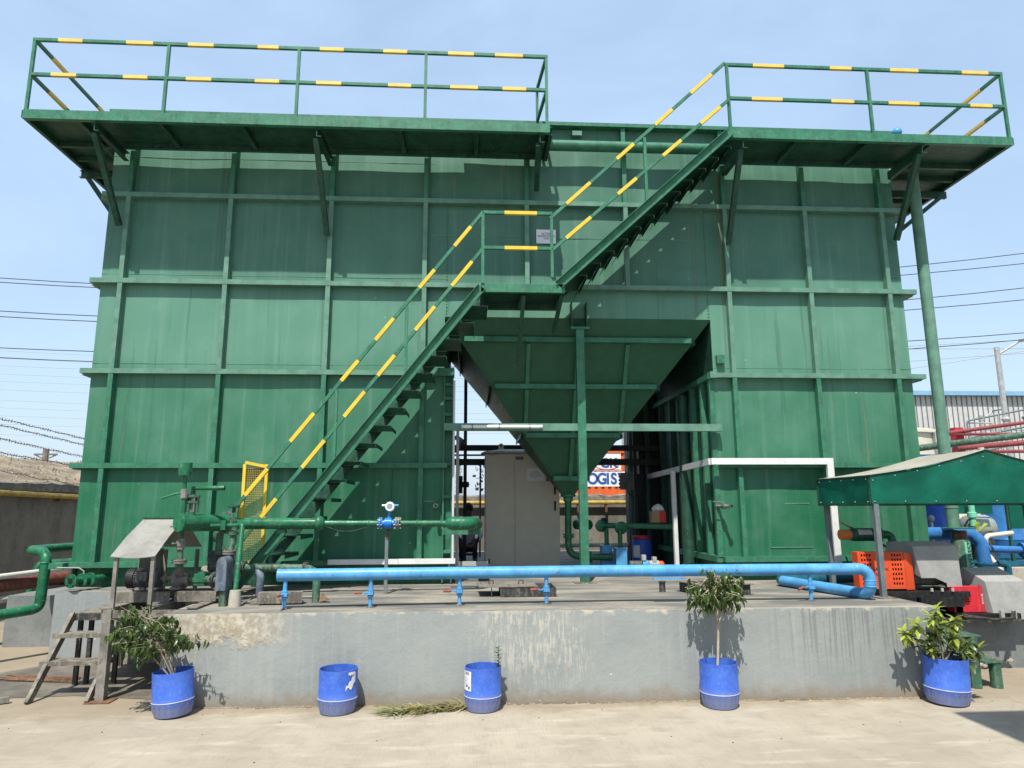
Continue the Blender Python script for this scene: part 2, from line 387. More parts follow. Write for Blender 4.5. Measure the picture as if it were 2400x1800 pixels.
def text(name, body, size, loc, rot, mat, parent, ext=.002, align='CENTER', shear=0, sx=1, bold=0):
    cu = bpy.data.curves.new(name, 'FONT'); cu.body = body; cu.size = size; cu.align_x = align; cu.align_y = 'CENTER'; cu.extrude = ext; cu.space_line = .9; cu.offset = bold
    tmp = bpy.data.objects.new(name, cu); COL.objects.link(tmp); bpy.context.view_layer.update()
    me = bpy.data.meshes.new_from_object(tmp); bpy.data.objects.remove(tmp)
    me.name = name; me.transform(Matrix.Diagonal((sx, 1, 1, 1)))
    o = bpy.data.objects.new(name, me); COL.objects.link(o); o.parent = parent; o.location = V(loc)-OFF[parent]; o.rotation_euler = rot
    me.materials.clear(); me.materials.append(MATS[mat]); OFF[o] = OFF[parent]; return o
def dup(root, loc, rotz=None, label=None):
    r = root.copy(); COL.objects.link(r); r.location = loc
    if rotz is not None: r.rotation_euler = (0, 0, rotz)
    if label: r['label'] = label
    for ch in list(root.children):
        c = ch.copy(); COL.objects.link(c); c.parent = r
        for g in list(ch.children):
            d = g.copy(); COL.objects.link(d); d.parent = c
    return r
# ------------------------------------------------------------------ setting: ground, plinths, bank
m = MB(); m.add([(-150, -60, 0), (220, -60, 0), (220, 320, 0), (-150, 320, 0)], [(0, 1, 2, 3)])
S('ground', m, 'yard_concrete', 'dusty pale concrete yard in front of the plinth', 'ground', kind='structure')
ZP = .83
def plan(poly, z0, z1, wallmat, topmat, name, label):
    m = MB(); k = len(poly)
    m.add([(x, y, z0) for x, y in poly]+[(x, y, z1-.02) for x, y in poly]+[(x+(.0), y, z1) for x, y in poly],
          [(i, (i+1) % k, (i+1) % k+k, i+k) for i in range(k)]+[(i+k, (i+1) % k+k, (i+1) % k+2*k, i+2*k) for i in range(k)])
    o = S(name, m, wallmat, label, None, kind='structure')
    t = MB(); t.add([(x, y, z1) for x, y in poly], [tuple(range(k))])
    O(name+'_top', t, topmat, o); return o
# uneven front nosing of the plinth
fr = []
for i in range(48):
    x = 1.9+(9.36-1.9)*i/47; fr.append((x, -2.30-.15*i/47+.012*noise.noise((x*2.1, 0, 3))))
plan(fr+[(9.33, -.2), (9.3, 6.9), (-.22, 6.9), (-.2, -.36), (1.88, -.36)], -.05, ZP, 'plinth_paint', 'plinth_top', 'plinth', 'raised grey painted concrete plinth carrying the tank')
plan([(9.37, -1.35), (24, -1.35), (24, 7), (9.37, 7)], -.05, .56, 'second_plinth_paint', 'plinth_top', 'lower_plinth', 'lower grey concrete plinth under the blowers')
# broken render at the foot of the lower plinth
m = MB()
for i in range(26):
    x = 10.1+random.random()*3; z = .02+random.random()*.12; r = .015+random.random()*.03
    m.sph((x, -1.36-random.random()*.04, z), r, 6, 4, (1.4, .6, .8))
o = S('render_rubble', m, 'pale_slab', 'loose broken render along the foot of the lower plinth', 'rubble', kind='stuff')
m = MB()   # lime lip left on the lower plinth edge
for i in range(60):
    x = 9.45+i*.05; m.box(x, -1.36-.006*random.random(), .545-.05*random.random(), x+.05, -1.349, .563)
S('lime_lip', m, 'pale_slab', 'cream flaking lip along the lower plinth edge', 'render', kind='stuff')
# wet gutter beside the left steps
m = MB(); pts = [(-.3, -1.7), (.2, -1.85), (.9, -1.80), (1.75, -2.0), (1.85, -1.2), (1.7, -.38), (-.2, -.38), (-.6, -.9)]
m.add([(x, y, .004) for x, y in pts], [tuple(range(len(pts)))])
S('drain_floor', m, 'wet_mud', 'dark damp drain floor beside the steel steps', None, kind='structure')

m = MB(); m.box(-1.45, .78, 0, -.215, 3.0, .66); S('side_plinth', m, 'second_plinth_paint', 'low grey plinth stub left of the tank', None, kind='structure')
# earth bank beyond the boundary walls
def bank_z(x, y):
    e = max(0, max(-3.55-x, y-8.6)); h = min(1, e/6); h = h*h*(3-2*h)
    return 1.95+h*1.4+.18*noise.noise((x*.35, y*.35, 0))+.10*noise.noise((x*1.3, y*1.3, 4))
m = MB(); n = 0
xs = [-3.52-.45*i**1.18 for i in range(26)]; ys = [-6+.55*i for i in range(48)]
m.add([(x, y, bank_z(x, y)) for y in ys for x in xs], [(j*26+i, j*26+i+1, (j+1)*26+i+1, (j+1)*26+i) for j in range(47) for i in range(25)])
S('bank', m, 'bank_earth', 'earth bank beyond the left boundary wall', None, kind='structure')
m = MB(); xs = [-3.5+.7*i for i in range(30)]; ys = [8.5+.5*i for i in range(12)]
m.add([(x, y, bank_z(x, y)*.0+1.75+min(1, (y-8.5)/3)*.25+.1*noise.noise((x*.8, y*.8, 2))) for y in ys for x in xs], [(j*30+i, j*30+i+1, (j+1)*30+i+1, (j+1)*30+i) for j in range(11) for i in range(29)])
S('bank_behind', m, 'bank_earth', 'earth bank beyond the rear boundary wall', None, kind='structure')
# dry scrub and grass on the bank (uncountable)
def blades(nm, mat, label, spots, cat, hmin, hmax, wd=.012, lean=.5):
    m = MB()
    for (x, y, z) in spots:
        a = random.random()*6.28; h = hmin+random.random()*(hmax-hmin); dx, dy = math.cos(a), math.sin(a); l = h*lean*random.random()
        p = V((x, y, z)); s_ = V((-dy, dx, 0))*wd*(.6+random.random()); mid = p+V((dx*l*.4, dy*l*.4, h*.6)); tip = p+V((dx*l, dy*l, h))
        m.add([p-s_, p+s_, mid+s_*.6, mid-s_*.6, tip], [(0, 1, 2, 3), (3, 2, 4)])
    return S(nm, m, mat, label, cat, kind='stuff')
sp = []
for i in range(9000):
    x = -3.6-random.random()**1.6*8; y = -3+random.random()*20
    if noise.noise((x*.5, y*.5, 9)) > -.15: sp.append((x, y, bank_z(x, y)-.02))
blades('dry_scrub', 'dry_scrub', 'dry brown scrub and grass covering the earth bank', sp, 'scrub', .02, .09, .02, 1.6)
sp = [(-3+random.random()*16, 8.7+random.random()*3, 1.78) for i in range(2600)]
blades('dry_scrub', 'dry_scrub', 'dry scrub behind the rear boundary wall', sp, 'scrub', .06, .25, .014, 1.2)

# ------------------------------------------------------------------ boundary walls
def rough_wall(name, label, p0, p1, z1, th, nseg):
    # concrete wall with a crumbled top edge
    p0 = V(p0); p1 = V(p1); d = (p1-p0); nn = V((-d.y, d.x, 0)).normalized()*th
    root = T(name, label, 'wall', (p0.x, p0.y, 0))
    m = MB(); vs = []
    for i in range(nseg+1):
        q = p0+d*i/nseg
        for a, z in ((V((0, 0, 0)), 0), (V((0, 0, 0)), z1-.17), (nn, z1-.17), (nn, 0)): vs.append((q.x+a.x, q.y+a.y, z))
    fs = []
    for i in range(nseg):
        for k in range(4): fs.append((i*4+k, i*4+(k+1) % 4, i*4+4+(k+1) % 4, i*4+4+k))
    m.add(vs, fs+[(0, 1, 2, 3), (nseg*4+3, nseg*4+2, nseg*4+1, nseg*4)]); O('wall_face', m, 'wall_concrete', root)
    c = MB(); vs = []
    for i in range(nseg*3+1):
        q = p0+d*i/(nseg*3); jz = .05*noise.noise((q.x*2, q.y*2, 1))+.03*noise.noise((q.x*8, q.y*8, 2)); jo = .03*noise.noise((q.x*5, q.y*5, 5))
        o_ = nn.normalized()*(-.03+jo)
        for a, z in ((o_, z1-.168), (o_*.6, z1-.03+jz), (nn*.5, z1+jz), (nn-o_, z1-.03), (nn-o_, z1-.168)): vs.append((q.x+a.x, q.y+a.y, z))
    fs = [(i*5+k, i*5+(k+1) % 5, i*5+5+(k+1) % 5, i*5+5+k) for i in range(nseg*3) for k in range(5)]
    c.add(vs, fs); O('rough_cap', c, 'rough_cap', root); return root
rough_wall('boundary_wall', 'stained grey concrete boundary wall running back on the left', (-3.4, -8, 0), (-3.4, 8, 0), 2.31, .14, 30)
rough_wall('boundary_wall', 'low concrete boundary wall seen behind the hopper', (-3.3, 8, 0), (26, 8, 0), 2.12, .16, 40)
m = MB(); m.tube([(-3.30, -7, 2.06), (-3.30, 0, 2.10), (-3.30, 3.4, 2.085), (-3.30, 7.85, 2.02)], .05, 10)
y1 = T('gas_pipe', 'yellow gas pipe running along the left boundary wall', 'pipe', (-3.3, 0, 2.0)); O('pipe', m, 'yellow_pipe', y1)
for y in (-2, 1.6, 5, 7.4): m = MB(); m.box(-3.4, y-.02, 1.96, -3.28, y+.02, 2.03); O('clamp', m, 'rust', y1)
m = MB(); m.tube([(-3.1, 7.88, 1.92), (12, 7.88, 1.92), (25, 7.88, 1.92)], .05, 10)
y2 = T('gas_pipe', 'yellow gas pipe along the rear wall below the orange container', 'pipe', (5, 7.88, 1.85)); O('pipe', m, 'yellow_pipe', y2)
for x in (1, 4.2, 7.4, 8.1, 11): m = MB(); m.box(x-.025, 7.86, 1.68, x+.025, 8, 1.88); O('clamp', m, 'rust', y2)
# fallen concrete strips on the bank
for i, (x, y, rz) in enumerate(((-5.9, 4.3, .2), (-6.2, 5.0, 1.1), (-5.2, 4.0, 1.2))):
    m = MB(); d = V((math.cos(rz), math.sin(rz), .0)); z = bank_z(x, y)+.12
    m.bar(V((x, y, z))-d*.8, V((x, y, z+.1))+d*.8, .26, .07)
    S('concrete_strip', m, 'pale_slab', ('pale concrete strip lying on the bank, farthest left', 'pale concrete strip lying crosswise on the bank', 'pale concrete strip on the bank nearest the wall')[i], 'slab', 'concrete strips on the bank')

# barbed wire strands above the left wall
for i, (za, zb, lab) in enumerate(((3.36, 3.27, 'topmost'), (3.25, 3.14, 'second from the top'), (3.02, 2.89, 'third from the top'), (2.78, 2.68, 'lowest of the straight'))):
    m = MB(); pts = []
    for k in range(60):
        y = -6+k*14/59; t = (y-3.13)/2.75; z = za+(zb-za)*t+.012*math.sin(k*1.9+i)
        pts.append((-3.4+.015*math.sin(k*2.7+i), y, z))
    m.tube(pts, .006, 4)
    for k in range(170):
        y = -6+k*14/169; t = (y-3.13)/2.75; z = za+(zb-za)*t
        for q in range(3):
            a = V((random.uniform(-.4, .4), random.uniform(-1, 1), random.uniform(-1, 1))).normalized()*.032
            m.tube([V((-3.4, y, z))-a, V((-3.4, y, z))+a], .0035, 3)
    S('barbed_wire', m, 'rust', lab+' strand of rusty barbed wire above the left wall', 'barbed wire', 'barbed wire strands over the left wall')
m = MB(); pts = [(-3.42+.04*math.sin(k), 1.0+k*.32, 2.62-.021*k+.02*math.sin(k*2.2)) for k in range(18)]; m.tube(pts, .006, 4)
for p in pts:
    for q in range(6):
        a = V((random.uniform(-.4, .4), random.uniform(-1, 1), random.uniform(-1, 1))).normalized()*.032; c = V(p)+V((0, random.random()*.3, 0)); m.tube([c-a, c+a], .0035, 3)
S('barbed_wire', m, 'rust', 'slack strand of barbed wire sagging onto the left bank', 'barbed wire', 'barbed wire strands over the left wall')

# ------------------------------------------------------------------ the green tank
CX = [0, 1.39, 2.78, 4.10, 5.54, 6.97, 8.43, 9.63, 10.80]
ZL = dict(D=1.11, C=2.36, B=3.61, A=4.86, T=6.11, H=7.35)
XL, XR, YW, YB = -.30, 11.05, .10, 3.10
HL, HR, HZ = 4.39, 8.16, 4.43
tank = T('sedimentation_tank', 'huge green steel sedimentation tank with ribbed panels and a central hopper', 'tank', (5.4, 1.6, ZP))
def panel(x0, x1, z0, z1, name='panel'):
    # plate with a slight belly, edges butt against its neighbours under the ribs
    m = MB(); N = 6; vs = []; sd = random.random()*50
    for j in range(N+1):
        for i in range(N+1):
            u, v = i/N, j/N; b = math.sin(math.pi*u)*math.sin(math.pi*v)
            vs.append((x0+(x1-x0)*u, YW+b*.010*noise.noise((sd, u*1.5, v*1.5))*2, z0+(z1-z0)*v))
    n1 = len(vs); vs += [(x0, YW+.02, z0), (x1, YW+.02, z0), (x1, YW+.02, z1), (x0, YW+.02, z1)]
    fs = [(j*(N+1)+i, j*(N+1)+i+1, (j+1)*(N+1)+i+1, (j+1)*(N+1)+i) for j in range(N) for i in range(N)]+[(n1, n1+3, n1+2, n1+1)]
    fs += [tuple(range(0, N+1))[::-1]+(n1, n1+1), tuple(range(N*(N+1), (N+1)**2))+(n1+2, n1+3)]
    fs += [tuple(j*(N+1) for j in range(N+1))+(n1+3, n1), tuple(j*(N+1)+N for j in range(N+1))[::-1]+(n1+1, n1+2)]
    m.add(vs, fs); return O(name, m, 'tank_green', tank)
lev = [1.11, 2.36, 3.61, 4.86]
for a, b in zip([XL]+CX[:4], CX[:4]+[HL]):
    for z0, z1 in zip(lev[:-1], lev[1:]): panel(a, b, z0, z1)
for a, b in zip([HR]+CX[6:], CX[6:]+[XR]):
    for z0, z1 in zip(lev[:-1], lev[1:]): panel(a, b, z0, z1)
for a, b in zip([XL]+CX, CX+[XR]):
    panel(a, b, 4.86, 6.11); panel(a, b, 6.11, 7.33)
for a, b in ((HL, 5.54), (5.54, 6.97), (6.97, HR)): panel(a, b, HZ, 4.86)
def rib(x, z0, z1, w=.062, y0=.004, mat='steel_green'):
    m = MB(); m.box(x-w/2, y0, z0, x+w/2, YW-.001, z1); O('stiffener', m, mat, tank)
hh = .033
def rail_h(z, x0, x1, mat):
    m = MB(); m.box(x0, 0, z-hh, x1, YW-.0005, z+hh); return O('flange', m, mat, tank)
for k, mat in (('D', 'steel_green'), ('C', 'steel_green'), ('B', 'fade_green')):
    rail_h(ZL[k], -.40, 4.45, mat); rail_h(ZL[k], HR-.01, 11.2, mat)
    for a_, b_ in ((-.42, XL), (XR, 11.2)): m = MB(); m.box(a_, .101, ZL[k]-hh-.012, b_, YB, ZL[k]+hh-.012); O('side_flange', m, mat, tank)
rail_h(ZL['A'], -.40, 11.2, 'fade_green'); rail_h(ZL['T'], -.36, 11.15, 'fade_green')
for k in 'AT':
    for a_, b_ in ((-.42, XL), (XR, 11.2)): m = MB(); m.box(a_, .101, ZL[k]-hh-.012, b_, YB, ZL[k]+hh-.012); O('side_flange', m, 'fade_green', tank)
m = MB(); m.box(-.36, -.03, 7.315, 11.1, .12, 7.37); O('top_rim', m, 'steel_green', tank)
g = .034
for i, x in enumerate(CX):
    mt = 'fade_green'
    rib(x, ZL['T']+g, 7.314, mat='steel_green'); rib(x, ZL['A']+g, ZL['T']-g, mat=mt)
    if i < 4 or i > 5:
        if i == 4: continue
        rib(x, ZL['B']+g, ZL['A']-g, mat=mt); rib(x, ZL['C']+g, ZL['B']-g, mat='steel_green'); rib(x, ZL['D']+g, ZL['C']-g, mat='steel_green')
# weld seams along the plates
for (x0, x1, z) in ((XL, HL, 4.98), (XL, HL, 3.73), (HR, XR, 3.73), (HR, XR, 5.10), (4.1, HR, 5.62), (XL, 5.5, 6.72)):
    m = MB(); x = x0
    while x < x1: m.box(x, YW-.004, z-.004+.002*random.random(), min(x+.18, x1), YW+.001, z+.003+.002*random.random()); x += .19
    O('weld_seam', m, 'fade_green', tank)
for x, z0, z1 in ((HL+.02, HZ, 6.1), (HR-.02, HZ, 6.1)):
    m = MB(); z = z0
    while z < z1: m.sph((x+random.uniform(-.004, .004), YW-.002, z), .009+.004*random.random(), 5, 4); z += .045
    O('weld_bead', m, 'steel_green', tank)
m = MB()   # welded rectangular patch, right block
m.box(8.80, YW-.008, 1.838, 9.40, YW, 1.850); m.box(8.81, YW-.008, 1.252, 9.39, YW, 1.264); O('weld_bead', m, 'fade_green', tank)
m = MB()
for k in range(15): m.sph((8.80, YW, 1.27+k*.04), .006, 5, 4); m.sph((9.395, YW, 1.27+k*.04), .007, 5, 4)
O('weld_bead', m, 'fade_green', tank)
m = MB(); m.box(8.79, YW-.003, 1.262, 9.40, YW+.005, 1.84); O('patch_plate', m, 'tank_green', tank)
# skirts, side, back, top
for a_, b_ in ((XL+.05, HL), (HR+.05, XR-.05)): m = MB(); m.box(a_, .17, ZP, b_, .19, 1.10); O('skirt', m, 'pipe_green', tank)
m = MB(); m.box(XL, YW+.0205, ZP, XL+.012, YB, 7.3); O('side_wall', m, 'fade_green', tank)
m = MB(); m.box(XR-.012, YW+.0205, ZP, XR, YB, 7.3); O('side_wall', m, 'fade_green', tank)
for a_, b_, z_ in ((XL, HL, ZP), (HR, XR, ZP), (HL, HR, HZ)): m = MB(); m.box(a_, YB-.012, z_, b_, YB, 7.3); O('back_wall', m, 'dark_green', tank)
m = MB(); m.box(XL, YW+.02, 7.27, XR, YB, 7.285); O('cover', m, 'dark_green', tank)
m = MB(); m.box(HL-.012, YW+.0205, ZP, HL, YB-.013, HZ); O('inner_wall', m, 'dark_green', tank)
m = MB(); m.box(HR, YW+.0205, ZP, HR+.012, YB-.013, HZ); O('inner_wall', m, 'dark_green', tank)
# ribs on the inner faces of the two blocks
for y in (.12, .5, .95, 1.5, 2.1, 2.7):
    m = MB(); m.box(HR-.075, y-.03, 1.14, HR-.0005, y+.03, 3.58); O('stiffener', m, 'steel_green' if y < 1 else 'dark_green', tank)  # deeper ribs get the darker green, painting in the shade of the opening
for z in (1.11, 3.61):
    m = MB(); m.box(HR-.085, YW, z-.04, HR-.0005, YB, z+.04); O('flange', m, 'steel_green', tank)
m = MB(); m.box(HL+.0005, YW, 1.07, HL+.08, YB, 1.15); m.box(HL+.0005, YW, 3.57, HL+.08, YB, 3.65); O('flange', m, 'dark_green', tank)
m = MB(); m.lathe([(.09, ZP), (.09, 3.5)], (HR-.12, 1.2, 0), n=14); O('riser_pipe', m, 'dark_green', tank)
# end post of the left block with its ladder-like battens
m = MB(); m.box(HL+.001, .03, ZP+.02, HL+.02, .16, 3.60); m.box(4.505, .03, ZP+.02, 4.52, .16, 3.60); m.box(HL+.02, .12, ZP+.02, 4.505, .135, 3.60); O('end_post', m, 'steel_green', tank)
for z in (1.24, 1.95, 2.38, 3.05, 3.27, 3.46):
    m = MB(); m.box(HL+.0205, .05, z-.02, 4.5045, .12, z+.02); O('batten', m, 'steel_green', tank)
m = MB(); m.box(4.30, -.005, 3.57, 4.53, .16, 3.68); O('cap_plate', m, 'steel_green', tank)
m = MB(); m.box(HR-.08, -.005, 3.57, HR+.02, .12, 3.66); O('cap_plate', m, 'fade_green', tank)
# hopper
OX, OY, OZ, OH = 6.28, 1.60, 1.98, .07
tl, tr_, bl, br_ = (HL, YW, HZ), (HR, YW, HZ), (OX-OH, OY-OH, OZ), (OX+OH, OY-OH, OZ)
tl2, tr2, bl2, br2 = (HL, YB, HZ), (HR, YB, HZ), (OX-OH, OY+OH, OZ), (OX+OH, OY+OH, OZ)
for q, mt in (((tl, bl, br_, tr_), 'dark_green'), ((tr_, br_, br2, tr2), 'dark_green'), ((tr2, br2, bl2, tl2), 'dark_green'), ((tl2, bl2, bl, tl), 'dark_green')):
    m = MB(); m.slab(q, .008); O('hopper_plate', m, 'hopper_green', tank)
def hp(z):   # front face depth and half width at height z
    t = (z-OZ)/(HZ-OZ); return OY-OH-(OY-OH-YW)*t, OH+(HR-HL)/2*t-OH*t
for z, cut in ((4.14, .17), (3.53, .12), (2.86, .06), (2.24, .02)):
    y, hw = hp(z); m = MB(); m.box(OX-hw+cut*.3, y-.085, z-.035, OX+hw-cut*.3, y+.03, z+.035); O('hopper_rib', m, 'steel_green', tank)
    hy = (YB-YW)/2*(z-OZ)/(HZ-OZ)+.05
    for sgn in (-1, 1):
        m = MB(); xx = OX+sgn*(hw+.0); m.box(xx-.04, OY-hy*.92, z-.03, xx+sgn*.055, OY+hy*.92, z+.03); O('hopper_rib', m, 'dark_green', tank)
for x in (5.57, 6.28, 6.99):
    za = 4.10
    for zb in (3.57, 2.90, 2.28):
        y0, h0 = hp(za); y1_, h1 = hp(zb)
        if abs(x-OX) < h1:
            m = MB(); m.bar((x, y0-.03, za), (x, y1_-.03, zb), .06, .07, up=(1, 0, 0)) if False else m.bar((x, y0-.035, za), (x, y1_-.035, zb), .055, .07, up=(0, 1, 0)); O('hopper_rib', m, 'steel_green', tank)
        za = zb-.07
m = MB(); m.lathe([(.12, 2.0), (.12, 1.97), (.075, 1.96), (.075, 1.90), (.06, 1.89)], (OX, OY, 0), n=18); O('outlet_flange', m, 'steel_green', tank)
m = MB(); m.tube(fillet([(OX, OY, 1.95), (OX-.01, OY, 1.06), (6.95, OY-.05, 1.05)], .2, 8), .052, 14); O('outlet_pipe', m, 'pipe_green', tank)
for p, ax in (((OX, OY, 1.37), (0, 0, 1)), ((6.60, OY-.02, 1.055), (1, 0, 0))):
    m = MB(); m.lathe([(.085, -.03), (.085, -.006), (.055, -.005), (.055, .005), (.085, .006), (.085, .03)], p, ax, 16); O('pipe_flange', m, 'pipe_green', tank)
# front prop and tie beam
m = MB(); m.box(6.205, -.055, ZP+.01, 6.315, .06, 4.23); O('prop', m, 'steel_green', tank)
m = MB(); m.box(6.12, -.10, ZP, 6.40, .12, ZP+.012); O('base_plate', m, 'dirty_steel', tank)
m = MB(); m.box(6.13, -.07, 4.232, 6.39, .098, 4.262); O('cap_plate', m, 'steel_green', tank)
for x in (6.15, 6.36): m = MB(); m.box(x-.008, -.06, 4.263, x+.008, .098, 4.62); O('gusset', m, 'dark_green', tank)
for a_, b_ in ((4.40, 6.204), (6.316, 8.19)): m = MB(); m.box(a_, -.045, 2.82, b_, .035, 2.918); O('tie_beam', m, 'fade_green', tank)
# rear frame seen through the opening
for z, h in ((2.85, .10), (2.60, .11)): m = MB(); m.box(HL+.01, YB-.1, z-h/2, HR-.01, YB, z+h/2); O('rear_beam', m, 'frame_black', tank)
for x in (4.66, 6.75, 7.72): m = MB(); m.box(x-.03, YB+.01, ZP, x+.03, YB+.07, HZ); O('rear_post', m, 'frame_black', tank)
m = MB(); m.box(4.4, YB+.1, 2.72, 5.0, YB+.14, 2.75); m.tube([(4.5, YB-.3, 2.78), (4.62, YB-.1, 2.95), (4.5, YB+.1, 3.05)], .05, 8); O('bracket_arm', m, 'frame_black', tank)
# pipe below the rim, junction box, small fittings
m = MB(); m.tube([(4.6, -.11, 6.945), (8.35, -.11, 6.945)], .078, 18); O('overflow_pipe', m, 'steel_green', tank)
m = MB(); m.box(6.22, .0, 7.18, 6.36, .099, 7.25); O('junction_box', m, 'fade_green', tank)
m = MB(); m.box(8.20, .02, 3.78, 8.31, .099, 3.90); O('junction_box', m, 'steel_green', tank)
m = MB(); m.box(XR, .4, 4.2, XR+.05, .5, 4.32); O('lug', m, 'fade_green', tank)
def tap(x, z, ln, dx, side):
    m = MB(); p0 = V((x, YW, z)); p1 = V((x+dx, YW-ln, z)); m.tube([p0, p1], .022, 10); ob = O('drain_tap', m, 'cast_iron', tank)
    d = (p1-p0).normalized(); m = MB(); m.lathe([(.030, -.03), (.036, -.028), (.036, .028), (.030, .03)], p0+d*ln*.55, d, 8); m.lathe([(.03, 0), (.03, .025), (.019, .026), (.019, .02)], p1-d*.02, d, 10); O('tap_body', m, 'dirty_green', ob)
    m = MB(); q = p0+d*ln*.55+V((0, 0, .045)); m.tube([q-V((0, 0, .02)), q, q+V((side*.04, 0, .012)), q+V((side*.15, 0, .018))], .006, 6); O('tap_lever', m, 'cast_iron', ob)
    m = MB(); m.cyl(p1, p1+d*.003, .018, 10); O('bore', m, 'black', ob)
tap(4.30, 1.83, .2, .01, -1); tap(8.10, 1.81, .28, .10, -1)
rt = T('rear_tank', 'dark second tank block standing behind the right of the opening', 'tank', (9.3, 4.6, ZP))
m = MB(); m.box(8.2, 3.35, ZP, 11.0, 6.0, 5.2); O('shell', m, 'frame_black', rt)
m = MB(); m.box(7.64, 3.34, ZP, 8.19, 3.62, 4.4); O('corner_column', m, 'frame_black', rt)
for x in (7.70, 7.98): m = MB(); m.cyl((x, 3.28, ZP), (x, 3.28, 4.6), .06, 12); O('riser_pipe', m, 'dark_green', rt)
# paper notice on the tank
sg = T('paper_notice', 'white paper notice reading section sedimentation tank on the green plate', 'notice', (5.82, .03, 5.49))
m = MB(); m.box(5.68, .080, 5.525, 5.962, .0865, 5.735); O('sheet', m, 'paper', sg)
text('lettering', 'SECTION\nSEDIMENTATION\nTANK', .040, (5.822, .0785, 5.635), (R(90), 0, 0), 'ink', sg, .0006, sx=.8)
# ------------------------------------------------------------------ walkways
PZ, YF = 6.84, -.83          # deck top, front edge
def rail_bar(p, q, bands, parent, w=.04, mat='steel_green', band='yellow_faded'):
    m = MB(); m.bar(p, q, w, w); r = O('rail', m, mat, parent); p = V(p); q = V(q); L = (q-p).length
    for a, b in bands:
        m = MB(); m.bar(p.lerp(q, a/L), p.lerp(q, b/L), w+.004, w+.004); O('painted_band', m, band, r)
    return r
def post(x, y, z0, z1, parent, mat='steel_green', w=.04):
    w = w-.003; m = MB(); m.box(x-w/2, y-w/2, z0, x+w/2, y+w/2, z1); O('rail_post', m, mat, parent)
def treadplate(x0, x1, y0, y1, z, parent, name='deck'):
    m = MB(); m.box(x0, y0, z-.006, x1, y1, z); return O(name, m, 'dark_green', parent)
def walkway(label, x0, x1, posts, topb, midb, brackets, joists, side, wx0, wx1, zt, zm):
    # x0..x1 front deck, wx0..wx1 the wing that runs back along the tank's flank
    t = T('walkway', label, 'walkway', ((x0+x1)/2, -.4, PZ))
    treadplate(x0, x1, YF+.012, -.055, PZ, t)
    m = MB(); m.chan((x0, YF, PZ-.055), (x1, YF, PZ-.055), .125, .06, .008, side=-1); O('edge_beam', m, 'steel_green', t)
    m = MB(); m.bar((x0, -.06, PZ-.05), (x1, -.06, PZ-.05), .05, .075); O('inner_beam', m, 'dark_green', t)
    for x in joists: m = MB(); m.bar((x, YF+.02, PZ-.045), (x, -.09, PZ-.045), .055, .07); O('joist', m, 'dark_green', t)
    for bx, zb in brackets:
        m = MB(); m.chan((bx, YF+.03, PZ-.185), (bx, .0, PZ-.185), .12, .06, .010, side=1); O('bracket_beam', m, 'dark_green', t)
        m = MB(); m.bar((bx-.02, YF+.09, PZ-.24), (bx+.02, -.01, zb), .068, .068, up=(1, 0, 0)); O('strut', m, 'dark_green', t)
    # wing
    treadplate(wx0, wx1, -.05, 3.4, PZ, t)
    xo = wx0 if side < 0 else wx1
    m = MB(); m.bar((xo, YF+.01, PZ-.05), (xo, 3.4, PZ-.05), .05, .10); O('edge_beam', m, 'dark_green', t)
    xi = wx1 if side < 0 else wx0
    m = MB(); m.bar((xi-side*-.03, -.02, PZ-.04), (xi-side*-.03, 3.4, PZ-.04), .05, .08); O('inner_beam', m, 'dark_green', t)
    for y in (.35, 1.15, 2.0, 2.9):
        m = MB(); m.bar((wx0+.03, y, PZ-.045), (wx1-.03, y, PZ-.045), .05, .07); O('joist', m, 'dark_green', t)
    for y in (.62, 2.4):
        m = MB(); m.chan((xo+side*.05, y, PZ-.16), (xi, y, PZ-.16), .11, .05, .008); O('bracket_beam', m, 'dark_green', t)
        m = MB(); m.bar((xo-side*.05, y, PZ-.2), (xi-side*.1, y, PZ-1.15), .06, .06, up=(0, 1, 0)); O('strut', m, 'dark_green', t)
    # railing
    for x in posts: post(x, YF+.03, PZ+.005, zt-.02, t)
    xa, xb = posts[0], posts[-1]
    rail_bar((xa-.02, YF+.03, zt), (xb+.02, YF+.03, zt), [(a-xa+.02, b-xa+.02) for a, b in topb], t)
    rail_bar((xa+.02, YF+.03, zm), (xb-.02, YF+.03, zm), [(a-xa-.02, b-xa-.02) for a, b in midb], t)
    xr = posts[0] if side < 0 else posts[-1]
    for z in (zt, zm): rail_bar((xr, YF+.05, z-.001), (xr, 3.38, z-.001), [(.35, .75), (1.5, 1.9), (2.7, 3.1)], t)
    for y in (1.0, 3.36): post(xr, y, PZ+.005, zt-.02, t)
    return t
wl_ = walkway('long green steel walkway with banded railing over the left part of the tank', -.98, 5.79, [-.965, .745, 2.44, 4.125, 5.755],
    [(-.667, -.359), (.197, .541), (.991, 1.322), (1.895, 2.169), (2.711, 3.027), (3.554, 3.871), (4.421, 4.767), (5.056, 5.434)],
    [(-.705, -.388), (.202, .513), (1.003, 1.328), (1.887, 2.202), (2.684, 3.013), (3.632, 3.936), (4.455, 4.826), (5.157, 5.476)],
    [(-.10, 5.64), (2.72, 5.55), (5.66, 6.30)], [-.36, .67, 1.72, 3.79, 4.81], -1, -.98, -.34, 7.86, 7.36)
